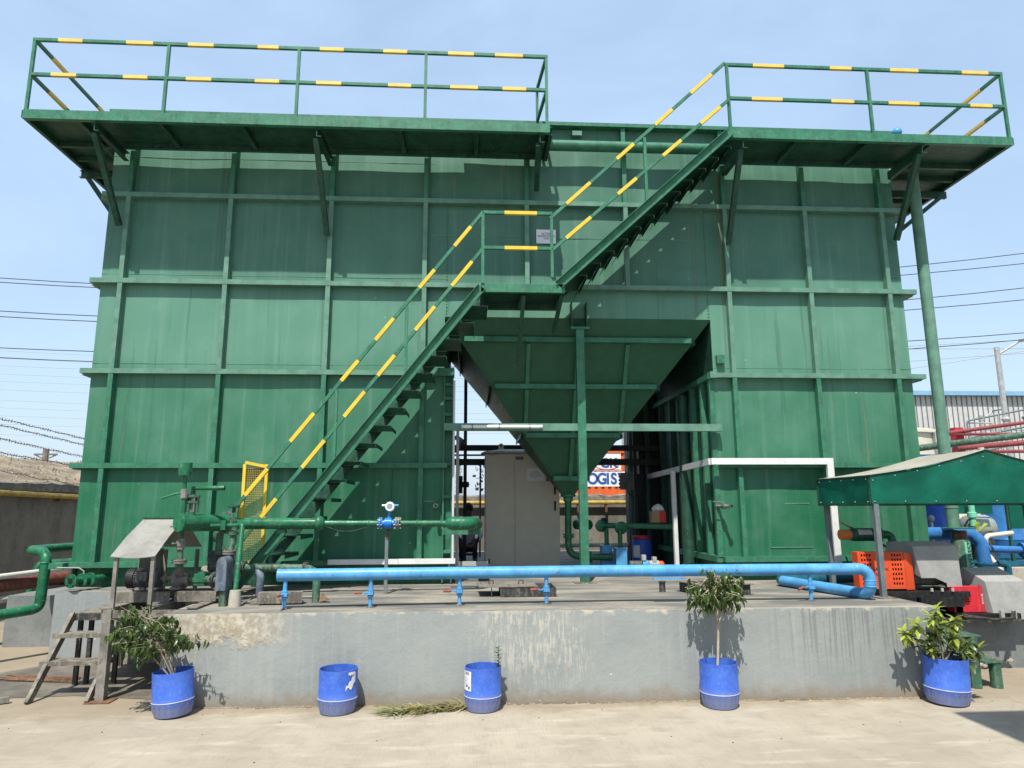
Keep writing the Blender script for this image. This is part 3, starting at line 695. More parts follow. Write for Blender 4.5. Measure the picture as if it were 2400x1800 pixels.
# return rail at the right end of the left walkway
for z in (7.86, 7.36): rail_bar((5.755, YF+.05, z-.001), (5.70, -.05, z-.001), [], wl_)
post(5.70, -.05, PZ, 7.84, wl_)
m = MB(); m.chan((5.78, YF+.06, PZ-.06), (5.78, -.06, PZ-.06), .12, .05, .008, side=1); O('edge_beam', m, 'dark_green', wl_)
wr_ = walkway('green steel walkway with banded railing over the right part of the tank', 8.23, 12.25, [8.265, 10.27, 12.23],
    [(8.634, 9.076), (9.734, 10.043), (10.604, 11.014), (11.652, 12.042)], [(8.585, 9.016), (9.71, 10.034), (10.529, 10.972), (11.713, 12.035)],
    [(8.43, 5.53), (10.95, 5.64)], [9.24, 10.25, 11.17], 1, 11.1, 12.25, 7.835, 7.325)
m = MB(); m.sph((10.96, -.3, 7.19), .07, 16, 10); m.cyl((10.96, -.3, 6.842), (10.96, -.3, 7.16), .018, 10)
S('float_ball', m, 'blue_pipe', 'round blue ball peeping over the right walkway deck', 'ball')

# ------------------------------------------------------------------ staircase
st = T('staircase', 'two-flight green steel staircase with yellow banded rails up to the walkway', 'staircase', (3.4, -.45, ZP))
YO, YI = YF, -.16
def flight(x0, z0, x1, z1, n, up_dir):
    d = V((x1-x0, 0, z1-z0)).normalized(); nr = V((-d.z, 0, d.x))
    for y, sd in ((YO, 1), (YI, -1)):
        m = MB(); m.chan((x0, y, z0), (x1, y, z1), .115, .05, .007, up=(0, 0, 1), side=sd*1); O('stringer', m, 'steel_green' if y == YO else 'dark_green', st)
    for k in range(1, n):
        t = k/n; x = x0+(x1-x0)*t; z = z0+(z1-z0)*t-.03
        m = MB(); a, b = x-.09, x+(.24 if z0 < 2 else .19)
        m.slab([(a, YO+.008, z), (b, YO+.008, z), (b, YI-.008, z), (a, YI-.008, z)], .005)
        m.slab([(a, YO+.008, z-.03), (a, YO+.008, z), (a, YI-.008, z), (a, YI-.008, z-.03)], .005)
        m.slab([(b, YO+.008, z-.04), (b, YO+.008, z), (b, YI-.008, z), (b, YI-.008, z-.04)], .005)
        O('tread', m, 'dark_green', st)
flight(2.03, .86, 4.89, 4.56, 17, 1)
flight(5.87, 4.60, 8.24, 6.80, 13, 1)
# closed saw-tooth underside of the upper flight
for k in range(1, 13):
    t = k/13; x = 5.87+2.37*t; z = 4.60+2.2*t-.03
    m = MB(); m.slab([(x+.10, YO+.03, z-.13), (x+.186, YO+.03, z-.004), (x+.186, YI-.03, z-.004), (x+.10, YI-.03, z-.13)], .004); O('riser', m, 'dark_green', st)
# landing
m = MB(); m.box(4.88, YO+.01, 4.602, 5.95, .0, 4.61); O('landing_deck', m, 'dark_green', st)
m = MB(); m.chan((4.88, YO, 4.555), (5.95, YO, 4.555), .11, .05, .007, side=-1); O('landing_beam', m, 'steel_green', st)
for x in (4.90, 5.42, 5.93): m = MB(); m.bar((x, YO+.01, 4.555), (x, -.01, 4.555), .05, .09); O('landing_joist', m, 'dark_green', st)
m = MB(); m.box(4.9, -.05, 4.50, 5.95, -.005, 4.60); O('landing_beam', m, 'dark_green', st)
m = MB(); m.bar((5.43, YO+.1, 4.5), (5.40, -.0, 3.72), .05, .05, up=(1, 0, 0)); O('prop', m, 'dark_green', st)
m = MB(); m.bar((5.92, YO+.08, 4.5), (5.90, -.0, 4.20), .05, .05, up=(1, 0, 0)); O('prop', m, 'dark_green', st)
for z in (5.57, 5.09):
    rail_bar((4.90, YO, z), (5.80, YO, z), [(.28, .70)], st, band='yellow')
for x, z0, z1 in ((4.90, 4.61, 5.55), (5.79, 4.70, 5.50), (3.95, 3.42, 4.29), (3.125, 2.36, 3.23), (7.06, 5.78, 6.68)): post(x, YO, z0, z1, st)
def sloped(p, q, xs, parent):
    p = V(p); q = V(q); L = (q-p).length; b = []
    for a, c in xs:
        ta = (a-p.x)/(q.x-p.x)*L; tb = (c-p.x)/(q.x-p.x)*L; b.append((min(ta, tb), max(ta, tb)))
    rail_bar(p, q, b, parent, band='yellow')
sloped((1.80, YO, 1.555), (4.90, YO, 5.57), [(4.537, 4.743), (4.102, 4.288), (3.574, 3.791), (3.176, 3.373), (2.602, 2.866), (2.11, 2.352)], st)
sloped((1.95, YO, 1.235), (4.90, YO, 5.075), [(4.509, 4.763), (4.062, 4.30), (3.617, 3.815), (3.226, 3.463), (2.755, 3.005), (2.309, 2.475)], st)
sloped((5.77, YO, 5.50), (8.225, YO, 7.835), [(7.722, 8.03), (7.211, 7.457), (6.675, 6.91), (5.989, 6.31)], st)
sloped((5.80, YO, 5.075), (8.245, YO, 7.275), [(7.839, 8.125), (7.298, 7.557), (6.673, 6.93), (5.977, 6.306)], st)
post(2.02, YO, .88, 1.83, st)
m = MB(); m.bar((1.80, YO, 1.555), (1.95, YO, 1.235), .035, .035, up=(0, 1, 0)); O('rail', m, 'steel_green', st)
m = MB(); m.bar((2.03, YO-.06, ZP+.006), (2.03, YI+.06, ZP+.006), .22, .012); O('foot_plate', m, 'dirty_steel', st)

# yellow mesh gate at the foot of the stair
gt = T('mesh_gate', 'yellow framed wire mesh gate at the foot of the green staircase', 'gate', (2.1, -.6, 1.15))
G0, G1 = V((2.06, -.75, 0)), V((2.30, -.68, 0))
zt0, zb0 = 2.37, 1.17
for a in (G0, G1): m = MB(); m.bar((a.x, a.y, zb0), (a.x, a.y, zt0-.04), .035, .035); O('gate_frame', m, 'yellow', gt)
for z in (zb0, zt0-.02): m = MB(); m.bar((G0.x, G0.y, z), (G1.x, G1.y, z-(.05 if z > 2 else 0)), .035, .035); O('gate_frame', m, 'yellow', gt)
m = MB()
for k in range(1, 12): p = G0.lerp(G1, k/12); m.tube([(p.x, p.y, zb0), (p.x, p.y, zt0-.05)], .0028, 4, False)
for k in range(1, 44): z = zb0+k*.027; m.tube([(G0.x, G0.y, z), (G1.x, G1.y, z)], .0028, 4, False)
o = O('wire_mesh', m, 'yellow_pipe', gt); o['kind'] = 'stuff'
m = MB(); m.box(1.99, -.77, 1.72, 2.04, -.73, 1.80); O('latch', m, 'yellow', gt)

# white channel frames
wf = T('white_channel', 'white steel channel strip along the foot of the left tank block', 'steel channel', (3.9, -.05, 1.1))
m = MB(); m.box(2.95, -.07, 1.095, 4.57, -.002, 1.158); O('strip', m, 'white_paint', wf)
m = MB(); m.box(4.522, -.04, 1.16, 4.548, .0, 3.5); O('upright', m, 'light_grey', wf)
wf = T('white_channel', 'white steel channel frame boxed around the right tank block', 'steel channel', (8.8, -.05, ZP))
m = MB(); m.box(8.0, -.09, 2.365, 9.60, -.04, 2.45); O('top_bar', m, 'white_paint', wf)
m = MB(); m.box(9.601, -.09, ZP, 9.69, -.04, 2.45); O('upright', m, 'white_paint', wf)
m = MB(); m.bar((8.0, -.035, 2.407), (7.98, 4.0, 2.33), .05, .085); O('side_bar', m, 'light_grey', wf)
for y, x in ((1.5, 7.99), (3.9, 7.98)): m = MB(); m.bar((x-.06, y, ZP), (x-.06, y, 2.36 if y < 2 else 2.3), .06, .07, up=(0, 1, 0)); O('upright', m, 'white_paint', wf)
m = MB(); m.bar((7.8, 3.3, 2.4), (7.8, 3.3, 2.85), .06, .06, up=(0, 1, 0)); O('upright', m, 'light_grey', wf)
m = MB(); m.box(7.2, 1.44, ZP, 7.95, 1.5, ZP+.05); O('sill', m, 'light_grey', wf)

# tube lamp on the tie beam
tl_ = T('tube_light', 'white fluorescent tube strapped to the green tie beam', 'tube light', (5.18, -.08, 2.87))
m = MB(); m.tube([(4.66, -.075, 2.868), (5.69, -.075, 2.868)], .025, 12); O('tube', m, 'lamp_tube', tl_)
for x in (4.635, 5.69): m = MB(); m.tube([(x, -.075, 2.868), (x+.03, -.075, 2.868)], .028, 12); O('end_cap', m, 'light_grey', tl_)
for x in (4.78, 5.14, 5.55): m = MB(); m.box(x-.004, -.104, 2.838, x+.004, -.046, 2.90); O('strap', m, 'wire', tl_)

# tall round pipe on the right and its blower silencer
ap = T('air_pipe', 'tall round green air pipe rising beside the right end of the tank', 'pipe', (11.11, -.3, .56))
m = MB(); m.tube([(11.12, -.32, 1.50), (11.115, -.32, 4), (11.11, -.32, 6.74)], .078, 18); O('pipe', m, 'fade_green', ap)
for z in (1.78,): m = MB(); m.lathe([(.083, z-.012), (.086, z), (.083, z+.012)], (11.12, -.32, 0), n=18); O('weld_ring', m, 'fade_green', ap)
m = MB(); m.lathe([(.09, 1.492), (.19, 1.494), (.197, 1.502), (.19, 1.51), (.085, 1.515)], (11.2, -.32, 0), n=24); O('flange', m, 'pipe_green', ap)
m = MB(); m.lathe([(.088, 1.36), (.09, 1.37), (.09, 1.46), (.088, 1.47)], (11.19, -.32, 0), n=20); O('collar', m, 'rust', ap)
m = MB(); m.lathe([(.10, .56), (.11, .6), (.115, 1.33), (.10, 1.362)], (11.19, -.32, 0), n=20); O('silencer', m, 'dirty_green', ap)
m = MB()
for k in range(5):
    a0, a1 = [math.pi*1.5+R(x) for x in (-12+k*12, -12+(k+1)*12)]
    m.add([(11.19+.1175*math.cos(a), -.32+.1175*math.sin(a), z) for a, z in ((a0, .78), (a1, .78), (a1, 1.325), (a0, 1.325))], [(0, 1, 2, 3)])
lb = O('label_plate', m, 'label_mint', ap)
text('lettering', 'EVEREST', .10, (11.235, -.4375, 1.15), (R(90), R(-90), R(10)), 'ink', ap, .0008)

ap.location = V(ap.location)+V((.26, .37, 0))
# ------------------------------------------------------------------ blue manifold
bp = T('blue_manifold', 'long sky-blue pipe manifold on valved legs along the plinth edge', 'pipe', (5.8, -1.95, ZP))
ax = [(2.87, -2.08, 1.155), (4.66, -1.95, 1.15), (6.2, -1.90, 1.15), (8.4, -1.93, 1.15)]
run = fillet([ax[0], ax[1], ax[2], (8.98, -1.94, 1.15), (8.98, -1.94, .885), (8.60, -.50, .90), (9.9, -.35, .90)], .13, 8)
m = MB(); m.tube(run[:-8], .060, 20); O('header', m, 'blue_pipe', bp)
m = MB(); m.tube([run[-9], run[-8]] + list(run[-8:]), .058, 16); O('return_pipe', m, 'pipe_teal', bp)
m = MB(); m.lathe([(.0, -.004), (.05, -.003), (.062, .004), (.062, .02)], (2.868, -2.08, 1.155), (1, .07, 0), 20); O('end_cap', m, 'blue_pipe', bp)
for x, y, z, d in ((8.83, -1.94, 1.15, (1, 0, 0)), (8.98, -1.94, 1.03, (0, 0, 1)), (8.98, -1.94, .97, (0, 0, 1)), (7.0, -1.91, 1.15, (1, 0, 0))):
    m = MB(); m.lathe([(.060, -.01), (.0635, 0), (.060, .01)], (x, y, z), d, 20); O('weld_ring', m, 'blue_pipe', bp)
m = MB(); m.box(6.65, -1.99, 1.066, 6.98, -1.95, 1.084); O('rest_angle', m, 'blue_pipe', bp)
LEGS = [(2.95, -2.085, 90), (3.775, -2.02, 175), (4.66, -1.95, 180), (5.55, -1.925, 172), (8.33, -1.935, 200)]
for i, (x, y, hd) in enumerate(LEGS):
    m = MB(); m.cyl((x, y, 1.0), (x, y, 1.12), .021, 12); m.cyl((x, y, ZP), (x, y, .93), .019, 12); lg = O('leg', m, 'blue_pipe', bp)
    m = MB(); m.lathe([(.020, .925), (.030, .928), (.031, .945), (.024, .947), (.036, .952), (.036, .985), (.024, .990), (.031, .993), (.030, 1.010), (.02, 1.012)], (x, y, 0), n=8)
    m.box(x-.03, y-.043, .955, x+.03, y+.043, .98)
    vb = O('valve', m, 'blue_pipe', bp)
    a = R(hd); d = V((math.cos(a), math.sin(a), 0)) if i != 0 else V((-.2, -1, 0)).normalized()
    m = MB(); q = V((x, y, .972)); m.bar(q+d*.03, q+d*.085, .016, .014); m.cyl(q+V((0, 0, -.0)), q+d*.045, .013, 8); O('valve_stem', m, 'blue_pipe', vb)
    m = MB(); e = q+d*.165+V((0, 0, -.02 if i == 4 else 0)); m.tube([q+d*.08, q+d*.1, e], [.008, .014, .013], 8); O('handle', m, 'handle_rust', vb)
    m = MB(); m.cyl((x, y, ZP), (x, y, ZP+.012), .034, 12); O('foot', m, 'dirty_steel', bp)

# ------------------------------------------------------------------ hatches and stub on the plinth
hx = T('floor_hatch', 'raised dark steel hatch with its lid slid aside, middle of the plinth', 'hatch', (5.4, -1.1, ZP))
m = MB(); 
m.box(5.10, -1.36, ZP, 5.72, -1.352, .925); m.box(5.10, -.86, ZP, 5.72, -.852, .925); m.box(5.10, -1.352, ZP, 5.108, -.86, .925); m.box(5.712, -1.352, ZP, 5.72, -.86, .925)
O('curb', m, 'dark_steel', hx)
m = MB(); m.slab([(4.86, -1.33, .935), (5.52, -1.34, .932), (5.50, -.82, .933), (4.84, -.82, .936)], .010); O('lid', m, 'dirty_steel', hx)
for x in (4.98, 5.32): m = MB(); m.tube(fillet([(x, -1.1, .945), (x, -1.1, .985), (x+.05, -1.1, .985), (x+.05, -1.1, .945)], .015, 3), .006, 6); O('lid_handle', m, 'dark_steel', hx)
m = MB(); m.box(5.0, -1.31, ZP, 5.01, -1.3, .93); O('prop', m, 'dark_steel', hx)
hx = T('floor_hatch', 'open dark steel hatch curb behind the potted sapling', 'hatch', (7.55, -1.15, ZP))
m = MB(); m.slab([(7.22, -1.0, ZP), (7.40, -1.42, ZP), (7.40, -1.42, .94), (7.22, -1.0, .94)], .01); m.slab([(7.40, -1.42, ZP), (7.9, -1.38, ZP), (7.9, -1.38, .94), (7.40, -1.42, .94)], .01)
m.slab([(7.9, -1.38, ZP), (7.78, -.95, ZP), (7.78, -.95, .94), (7.9, -1.38, .94)], .01); m.slab([(7.78, -.95, ZP), (7.22, -1.0, ZP), (7.22, -1.0, .94), (7.78, -.95, .94)], .01); O('curb', m, 'dark_steel', hx)
m = MB(); m.slab([(7.36, -1.46, .945), (7.94, -1.42, .945), (7.94, -1.36, .945), (7.36, -1.40, .945)], .008); m.slab([(7.16, -1.0, .945), (7.30, -1.38, .945), (7.36, -1.36, .945), (7.22, -.96, .945)], .008); O('curb_angle', m, 'dirty_steel', hx)
m = MB(); m.lathe([(.036, ZP), (.036, .935), (.043, .937), (.043, .95), (.034, .951), (.034, .90), (.0, .90)], (7.0, -1.03, 0), n=16); S('pipe_stub', m, 'dark_steel', 'short black pipe stub standing open on the plinth', 'pipe stub')
# ------------------------------------------------------------------ left pump set
def flange(c, d, r, r0, th=.016, n=18, gap=.004, bolts=6):
    m = MB(); m.lathe([(r0, -th-gap), (r, -th-gap), (r, -gap), (r0, -gap+.0002), (r0, gap-.0002), (r, gap), (r, th+gap), (r0, th+gap)], c, d, n)
    d = V(d).normalized(); u = V((0, 0, 1)) if abs(d.z) < .9 else V((1, 0, 0)); a = d.cross(u).normalized(); b = d.cross(a)
    for k in range(bolts):
        t = 2*math.pi*k/bolts+.3; p = V(c)+(a*math.cos(t)+b*math.sin(t))*(r+r0)/2; m.cyl(p-d*(th+gap+.012), p+d*(th+gap+.012), .007, 6)
    return m
YP = -1.42
pu = T('pump_set', 'dirty centrifugal pump with ribbed dark motor under the small metal canopy', 'pump', (1.5, YP, ZP))
m = MB(); m.lathe([(.02, 0), (.09, .0), (.103, .015), (.103, .085), (.09, .09)], (1.13, YP, 1.075), (1, 0, 0), 22); O('fan_cowl', m, 'black', pu)
m = MB(); m.lathe([(.088, .09), (.088, .30), (.10, .305), (.10, .34), (.05, .345)], (1.13, YP, 1.075), (1, 0, 0), 22)
for k in range(26): 
    t = 2*math.pi*k/26; c = V((0, math.cos(t), math.sin(t))); m.bar(V((1.225, YP, 1.075))+c*.092, V((1.43, YP, 1.075))+c*.092, .004, .022, up=tuple(c))
O('motor', m, 'motor_grey', pu)
m = MB(); m.box(1.27, YP-.14, 1.06, 1.38, YP-.085, 1.15); O('terminal_box', m, 'motor_grey', pu)
m = MB(); m.tube([(1.47, YP, 1.075), (1.60, YP, 1.075)], [.028, .028], 12); m.lathe([(.04, 0), (.052, .005), (.052, .035), (.04, .04)], (1.50, YP, 1.075), (1, 0, 0), 12); O('coupling', m, 'cast_iron', pu)
m = MB(); m.lathe([(.05, 0), (.10, .01), (.108, .03), (.108, .055), (.09, .08), (.06, .095), (.055, .14), (.075, .142), (.075, .16), (.04, .165)], (1.61, YP, 1.065), (1, 0, 0), 22); O('volute', m, 'cast_iron', pu)
m = MB(); m.tube([(1.67, YP-.02, 1.08), (1.70, -1.54, 1.18), (1.722, -1.60, 1.25)], .04, 14); O('discharge_neck', m, 'cast_iron', pu)
for x in (1.30, 1.42, 1.66): m = MB(); m.box(x-.05, YP-.1, .965, x+.05, YP+.1, .99); O('foot', m, 'pale_slab' if x == 1.42 else 'cast_iron', pu)
# suction branch: valve block, flange, elbow leg going down to the plinth
m = MB(); m.tube(fillet([(1.775, YP, 1.065), (2.24, -1.62, 1.065), (2.262, -1.79, .84)], .10, 6), .042, 14); O('suction_pipe', m, 'dirty_green', pu)
m = MB(); m.box(1.86, YP-.12, 1.01, 1.97, YP+.02, 1.13); m.cyl((1.915, YP-.05, 1.13), (1.915, YP-.05, 1.145), .05, 12); m.box(1.85, YP-.13, 1.045, 1.98, YP+.03, 1.055); O('gate_valve', m, 'pipe_green', pu)
O('flange', flange((2.08, -1.53, 1.065), (1, -.35, 0), .085, .045), 'dark_steel', pu)
m = MB(); m.cyl((2.262, -1.79, ZP), (2.262, -1.79, 1.02), .044, 14); O('suction_leg', m, 'dirty_green', pu)
m = MB(); m.lathe([(.044, 0), (.048, .006), (.044, .012)], (2.262, -1.79, .99), n=14); O('weld_ring', m, 'dirty_green', pu)
m = MB(); m.lathe([(.062, ZP), (.058, .93), (.052, .99), (.03, .992)], (2.39, -1.83, 0), n=14); O('concrete_collar', m, 'pale_slab', pu)
# second pump casing wrapped behind (grey blue guard) and its motor
m = MB(); pts = []
for k in range(13):
    t = math.pi*k/12; pts.append((math.cos(t)*.075, 1.245+math.sin(t)*.085))
pr = [(2.245+x*.68, z*.97+.03) for x, z in pts]+[(2.194, .99), (2.296, .99)]
m.slab([(x, -1.66, z) for x, z in pr], .20); o = O('coupling_guard', m, 'guard_blue', pu)
m = MB(); m.box(1.84, -1.13, 1.13, 2.06, -.93, 1.32); m.box(1.87, -1.14, 1.32, 2.03, -.92, 1.345); O('second_motor_box', m, 'motor_grey', pu)
m = MB(); m.cyl((1.75, -1.0, 1.08), (2.15, -1.0, 1.08), .09, 16); O('second_motor', m, 'cast_iron', pu)
# header drum with risers
hd = T('discharge_header', 'fat green header pipe with risers and valves above the pump', 'pipe', (1.9, -1.3, 1.5))
m = MB(); m.tube([(1.735, -1.74, 1.658), (2.06, -1.22, 1.652)], .090, 24); O('header_pipe', m, 'pipe_green', hd)
O('end_ring', MB().lathe([(.0, -.004), (.085, -.003), (.093, .004), (.091, .012)], (1.737, -1.737, 1.658), (.325, .52, 0), 24), 'pipe_green', hd)
O('header_flange', flange((2.05, -1.235, 1.655), (.325, .52, 0), .125, .092, .018, 24, bolts=8), 'dirty_green', hd)
m = MB(); m.cyl((1.725, -1.60, 1.20), (1.725, -1.62, 1.60), .030, 12); O('riser', m, 'dirty_green', hd)
O('riser_flange', flange((1.722, -1.60, 1.262), (0, 0, 1), .075, .04, .014, 16), 'cast_iron', hd)
m = MB(); m.lathe([(.03, -.06), (.042, -.055), (.042, -.03), (.05, -.02), (.05, .02), (.042, .03), (.042, .055), (.03, .06)], (1.725, -1.61, 1.44), n=8); bv = O('ball_valve', m, 'cast_iron', hd)
m = MB(); m.tube([(1.70, -1.66, 1.445), (1.64, -1.68, 1.447), (1.53, -1.69, 1.447)], [.01, .017, .016], 8); O('lever', m, 'dirty_green', bv)
# vent stack with cap
m = MB(); m.cyl((1.755, -1.68, 1.70), (1.742, -1.68, 2.17), .021, 12); O('vent_pipe', m, 'pipe_green', hd)
m = MB(); m.lathe([(.02, 2.145), (.068, 2.15), (.068, 2.285), (.064, 2.288), (.0, 2.28)], (1.740, -1.68, 0), n=20); O('vent_cap', m, 'pipe_green', hd)
m = MB(); m.lathe([(.022, -.05), (.036, -.045), (.036, .045), (.022, .05)], (1.746, -1.68, 1.96), n=8); bv = O('ball_valve', m, 'cast_iron', hd)
m = MB(); m.tube([(1.72, -1.71, 1.97), (1.66, -1.72, 1.955), (1.54, -1.73, 1.91)], [.008, .014, .013], 8); O('lever', m, 'pipe_green', bv)
# check valve riser with horizontal spout
m = MB(); m.cyl((1.81, -1.6, 1.70), (1.81, -1.6, 1.95), .034, 14); O('riser', m, 'dirty_green', hd)
O('riser_flange', flange((1.81, -1.6, 1.905), (0, 0, 1), .072, .04, .02, 16, .02), 'dirty_green', hd)
m = MB()
for k in range(4): a = k*1.57+.6; m.cyl((1.81+.06*math.cos(a), -1.6+.06*math.sin(a), 1.77), (1.81+.06*math.cos(a), -1.6+.06*math.sin(a), 1.95), .008, 6)
O('stud', m, 'cast_iron', hd)
m = MB(); m.tube([(1.80, -1.58, 1.93), (1.80, -1.58, 2.02), (2.12, -1.56, 2.025)], .028, 12, False); O('spout', m, 'pipe_green', hd)
# rear valve, drop pipes
m = MB(); m.cyl((2.12, -1.22, 1.76), (2.12, -1.22, 1.82), .02, 10); m.lathe([(.055, 1.815), (.062, 1.82), (.062, 1.83), (.055, 1.835)], (2.12, -1.22, 0), n=16); m.bar((2.05, -1.22, 1.83), (2.2, -1.24, 1.842), .018, .012); O('handwheel', m, 'dark_green', hd)
m = MB(); m.cyl((1.955, -1.15, 1.30), (1.97, -1.15, 1.62), .038, 12); m.box(1.90, -1.2, 1.44, 1.98, -1.1, 1.54); O('drop_pipe', m, 'dirty_green', hd)
m = MB(); m.cyl((2.20, -1.5, 1.33), (2.21, -1.42, 1.60), .033, 12); m.lathe([(.035, 1.52), (.055, 1.525), (.055, 1.56), (.035, 1.565)], (2.205, -1.45, 0), n=12); O('drop_pipe', m, 'dirty_green', hd)
O('riser_flange', flange((2.20, -1.52, 1.345), (0, 0, 1), .068, .036, .014, 16), 'cast_iron', hd)
m = MB(); m.tube([(1.98, -1.5, 1.625), (2.30, -1.52, 1.63)], .02, 10); m.box(2.10, -1.55, 1.58, 2.15, -1.47, 1.68); m.tube(fillet([(2.28, -1.52, 1.63), (2.345, -1.60, 1.63), (2.39, -1.83, .98)], .02, 3), .027, 12); O('bypass_pipe', m, 'pipe_green', hd)
# flow line
fl = T('flow_pipe', 'green flow pipe with a swollen reducer running in front of the staircase', 'pipe', (3.3, -1.0, 1.5))
m = MB(); m.tube([(2.05, -1.23, 1.645), (2.20, -1.12, 1.638), (2.99, -1.02, 1.632)], .064, 20); O('pipe', m, 'pipe_green', fl)
m = MB(); m.sph((3.02, -1.01, 1.632), .088, 18, 12, (.85, .9, 1)); O('reducer', m, 'pipe_green', fl)
m = MB(); m.tube([(3.05, -1.0, 1.632), (4.50, -.93, 1.622)], .037, 16); O('pipe', m, 'pipe_green', fl)
m = MB(); m.lathe([(.037, 0), (.06, .03), (.078, .07), (.082, .10), (.078, .13)], (4.47, -.93, 1.622), (1, 0, 0), 18); m.tube(fillet([(4.58, -.93, 1.622), (4.78, -.93, 1.622), (4.84, -.45, 1.60), (4.84, .3, 1.59)], .15, 8), .078, 18); O('end_bend', m, 'pipe_green', fl)
for x in (3.585, 4.14, 4.42): m = MB(); m.lathe([(.037, -.008), (.041, 0), (.037, .008)], (x, -.975+(x-3.6)*.05, 1.629), (1, .05, 0), 16); O('weld_ring', m, 'steel_green', fl)
m = MB(); m.lathe([(.078, -.01), (.083, 0), (.078, .01)], (4.655, -.93, 1.622), (1, 0, 0), 18); O('weld_ring', m, 'steel_green', fl)
m = MB(); m.box(4.42, -.72, 1.485, 4.90, -.64, 1.565); O('rest_beam', m, 'steel_green', fl)
m = MB(); m.tube([(2.56, -1.05, 1.55), (2.56, -1.05, 1.52)], .03, 4); m.box(2.57, -1.08, 1.525, 2.66, -1.0, 1.57); O('pipe_shoe', m, 'steel_green', fl)
m = MB(); m.tube([(3.1, -1.02, 1.60), (3.25, -1.02, 1.545), (3.4, -1.01, 1.54), (3.58, -1.0, 1.59)], .004, 5); O('cable', m, 'cable', fl)
fm = T('flow_meter', 'blue flow meter with white round display head on the green pipe', 'flow meter', (3.80, -.96, 1.5))
FX, FY, FZ = 3.815, -.965, 1.629
m = MB(); m.lathe([(.04, -.10), (.04, -.05), (.062, -.048), (.062, .03), (.04, .032), (.04, .09)], (FX, FY, FZ), (1, .04, 0), 20); O('body', m, 'blue_meter', fm)
m = MB(); m.lathe([(.037, -.004), (.072, -.003), (.072, .016), (.037, .017)], (FX-.112, FY, FZ), (1, .04, 0), 20); O('flange', m, 'blue_meter', fm)
for dx in (.082, .106): m = MB(); m.lathe([(.037, -.004), (.07, -.003), (.07, .012), (.037, .013)], (FX+dx, FY, FZ), (1, .04, 0), 20); O('flange', m, 'cast_iron', fm)
m = MB()
for k in range(6):
    a = k*1.047+.3; y, z = FY+.058*math.cos(a), FZ+.058*math.sin(a)
    m.cyl((FX-.13, y, z), (FX-.075, y, z), .007, 6); m.cyl((FX+.06, y, z), (FX+.14, y, z), .007, 6)
O('bolt', m, 'galv', fm)
m = MB(); m.cyl((FX, FY, FZ+.05), (FX, FY, FZ+.14), .018, 10); O('neck', m, 'blue_meter', fm)
m = MB(); m.lathe([(.0, -.05), (.05, -.045), (.055, .0), (.055, .04), (.050, .05), (.034, .051), (.034, .046), (.0, .046)], (FX+.01, FY, FZ+.188), (0, -1, .1), 22); h = O('display_head', m, 'paper', fm)
m = MB(); m.cyl((FX+.01, FY-.0465, FZ+.1925), (FX+.01, FY-.048, FZ+.1927), .033, 18); O('screen', m, 'screen', h)
for sgn in (-1, 1): m = MB(); m.cyl((FX+.01+sgn*.05, FY, FZ+.205), (FX+.01+sgn*.095, FY, FZ+.205), .013, 10); O('cable_gland', m, 'paper' if sgn < 0 else 'blue_pipe', h)
m = MB(); m.tube([(FX-.08, FY, FZ+.2), (FX-.115, FY, FZ+.15), (FX-.125, FY, FZ+.05)], .003, 5); m.tube([(FX-.085, FY, FZ+.205), (FX-.09, .0, FZ+.3), (FX-.09, .08, 2.3)], .003, 5); O('cable', m, 'wire', fm)
sp_ = T('meter_stand', 'thin grey steel post standing under the flow meter', 'post', (3.79, -.9, ZP))
m = MB(); m.box(3.772, -.93, ZP, 3.81, -.895, 1.47); O('post', m, 'post_grey', sp_)
m = MB(); m.chan((3.81, -.93, 1.475), (3.81, -.93, 1.555), .03, .03, .005, up=(0, 1, 0)); O('saddle', m, 'rust', sp_)
m = MB(); m.box(3.80, -.915, 1.54, 3.84, -.89, 1.56); O('saddle', m, 'rust', sp_)
# low return pipe with elbow leg
lp = T('low_pipe', 'dirty green pipe bent down into the plinth behind the first blue valve', 'pipe', (2.7, -1.4, ZP))
m = MB(); m.tube(fillet([(2.24, -1.30, 1.17), (3.0, -1.40, 1.165), (3.14, -1.55, 1.13), (3.14, -1.565, ZP)], .10, 7), .041, 16); O('pipe', m, 'dirty_green', lp)
O('flange', flange((2.30, -1.31, 1.17), (1, -.13, 0), .068, .043, .012, 16), 'dark_steel', lp); O('flange', flange((2.98, -1.39, 1.166), (1, -.13, 0), .062, .043, .012, 16), 'dark_steel', lp)
for x in (2.62, 2.74): m = MB(); m.lathe([(.041, -.006), (.045, 0), (.041, .006)], (x, -1.30-(x-2.24)*.13, 1.169), (1, -.13, 0), 16); O('weld_ring', m, 'dirty_green', lp)
m = MB(); m.tube(fillet([(2.44, -1.32, 1.16), (2.50, -1.36, 1.08), (2.49, -1.36, ZP)], .05, 4), .04, 12); O('drop_leg', m, 'guard_blue', lp)
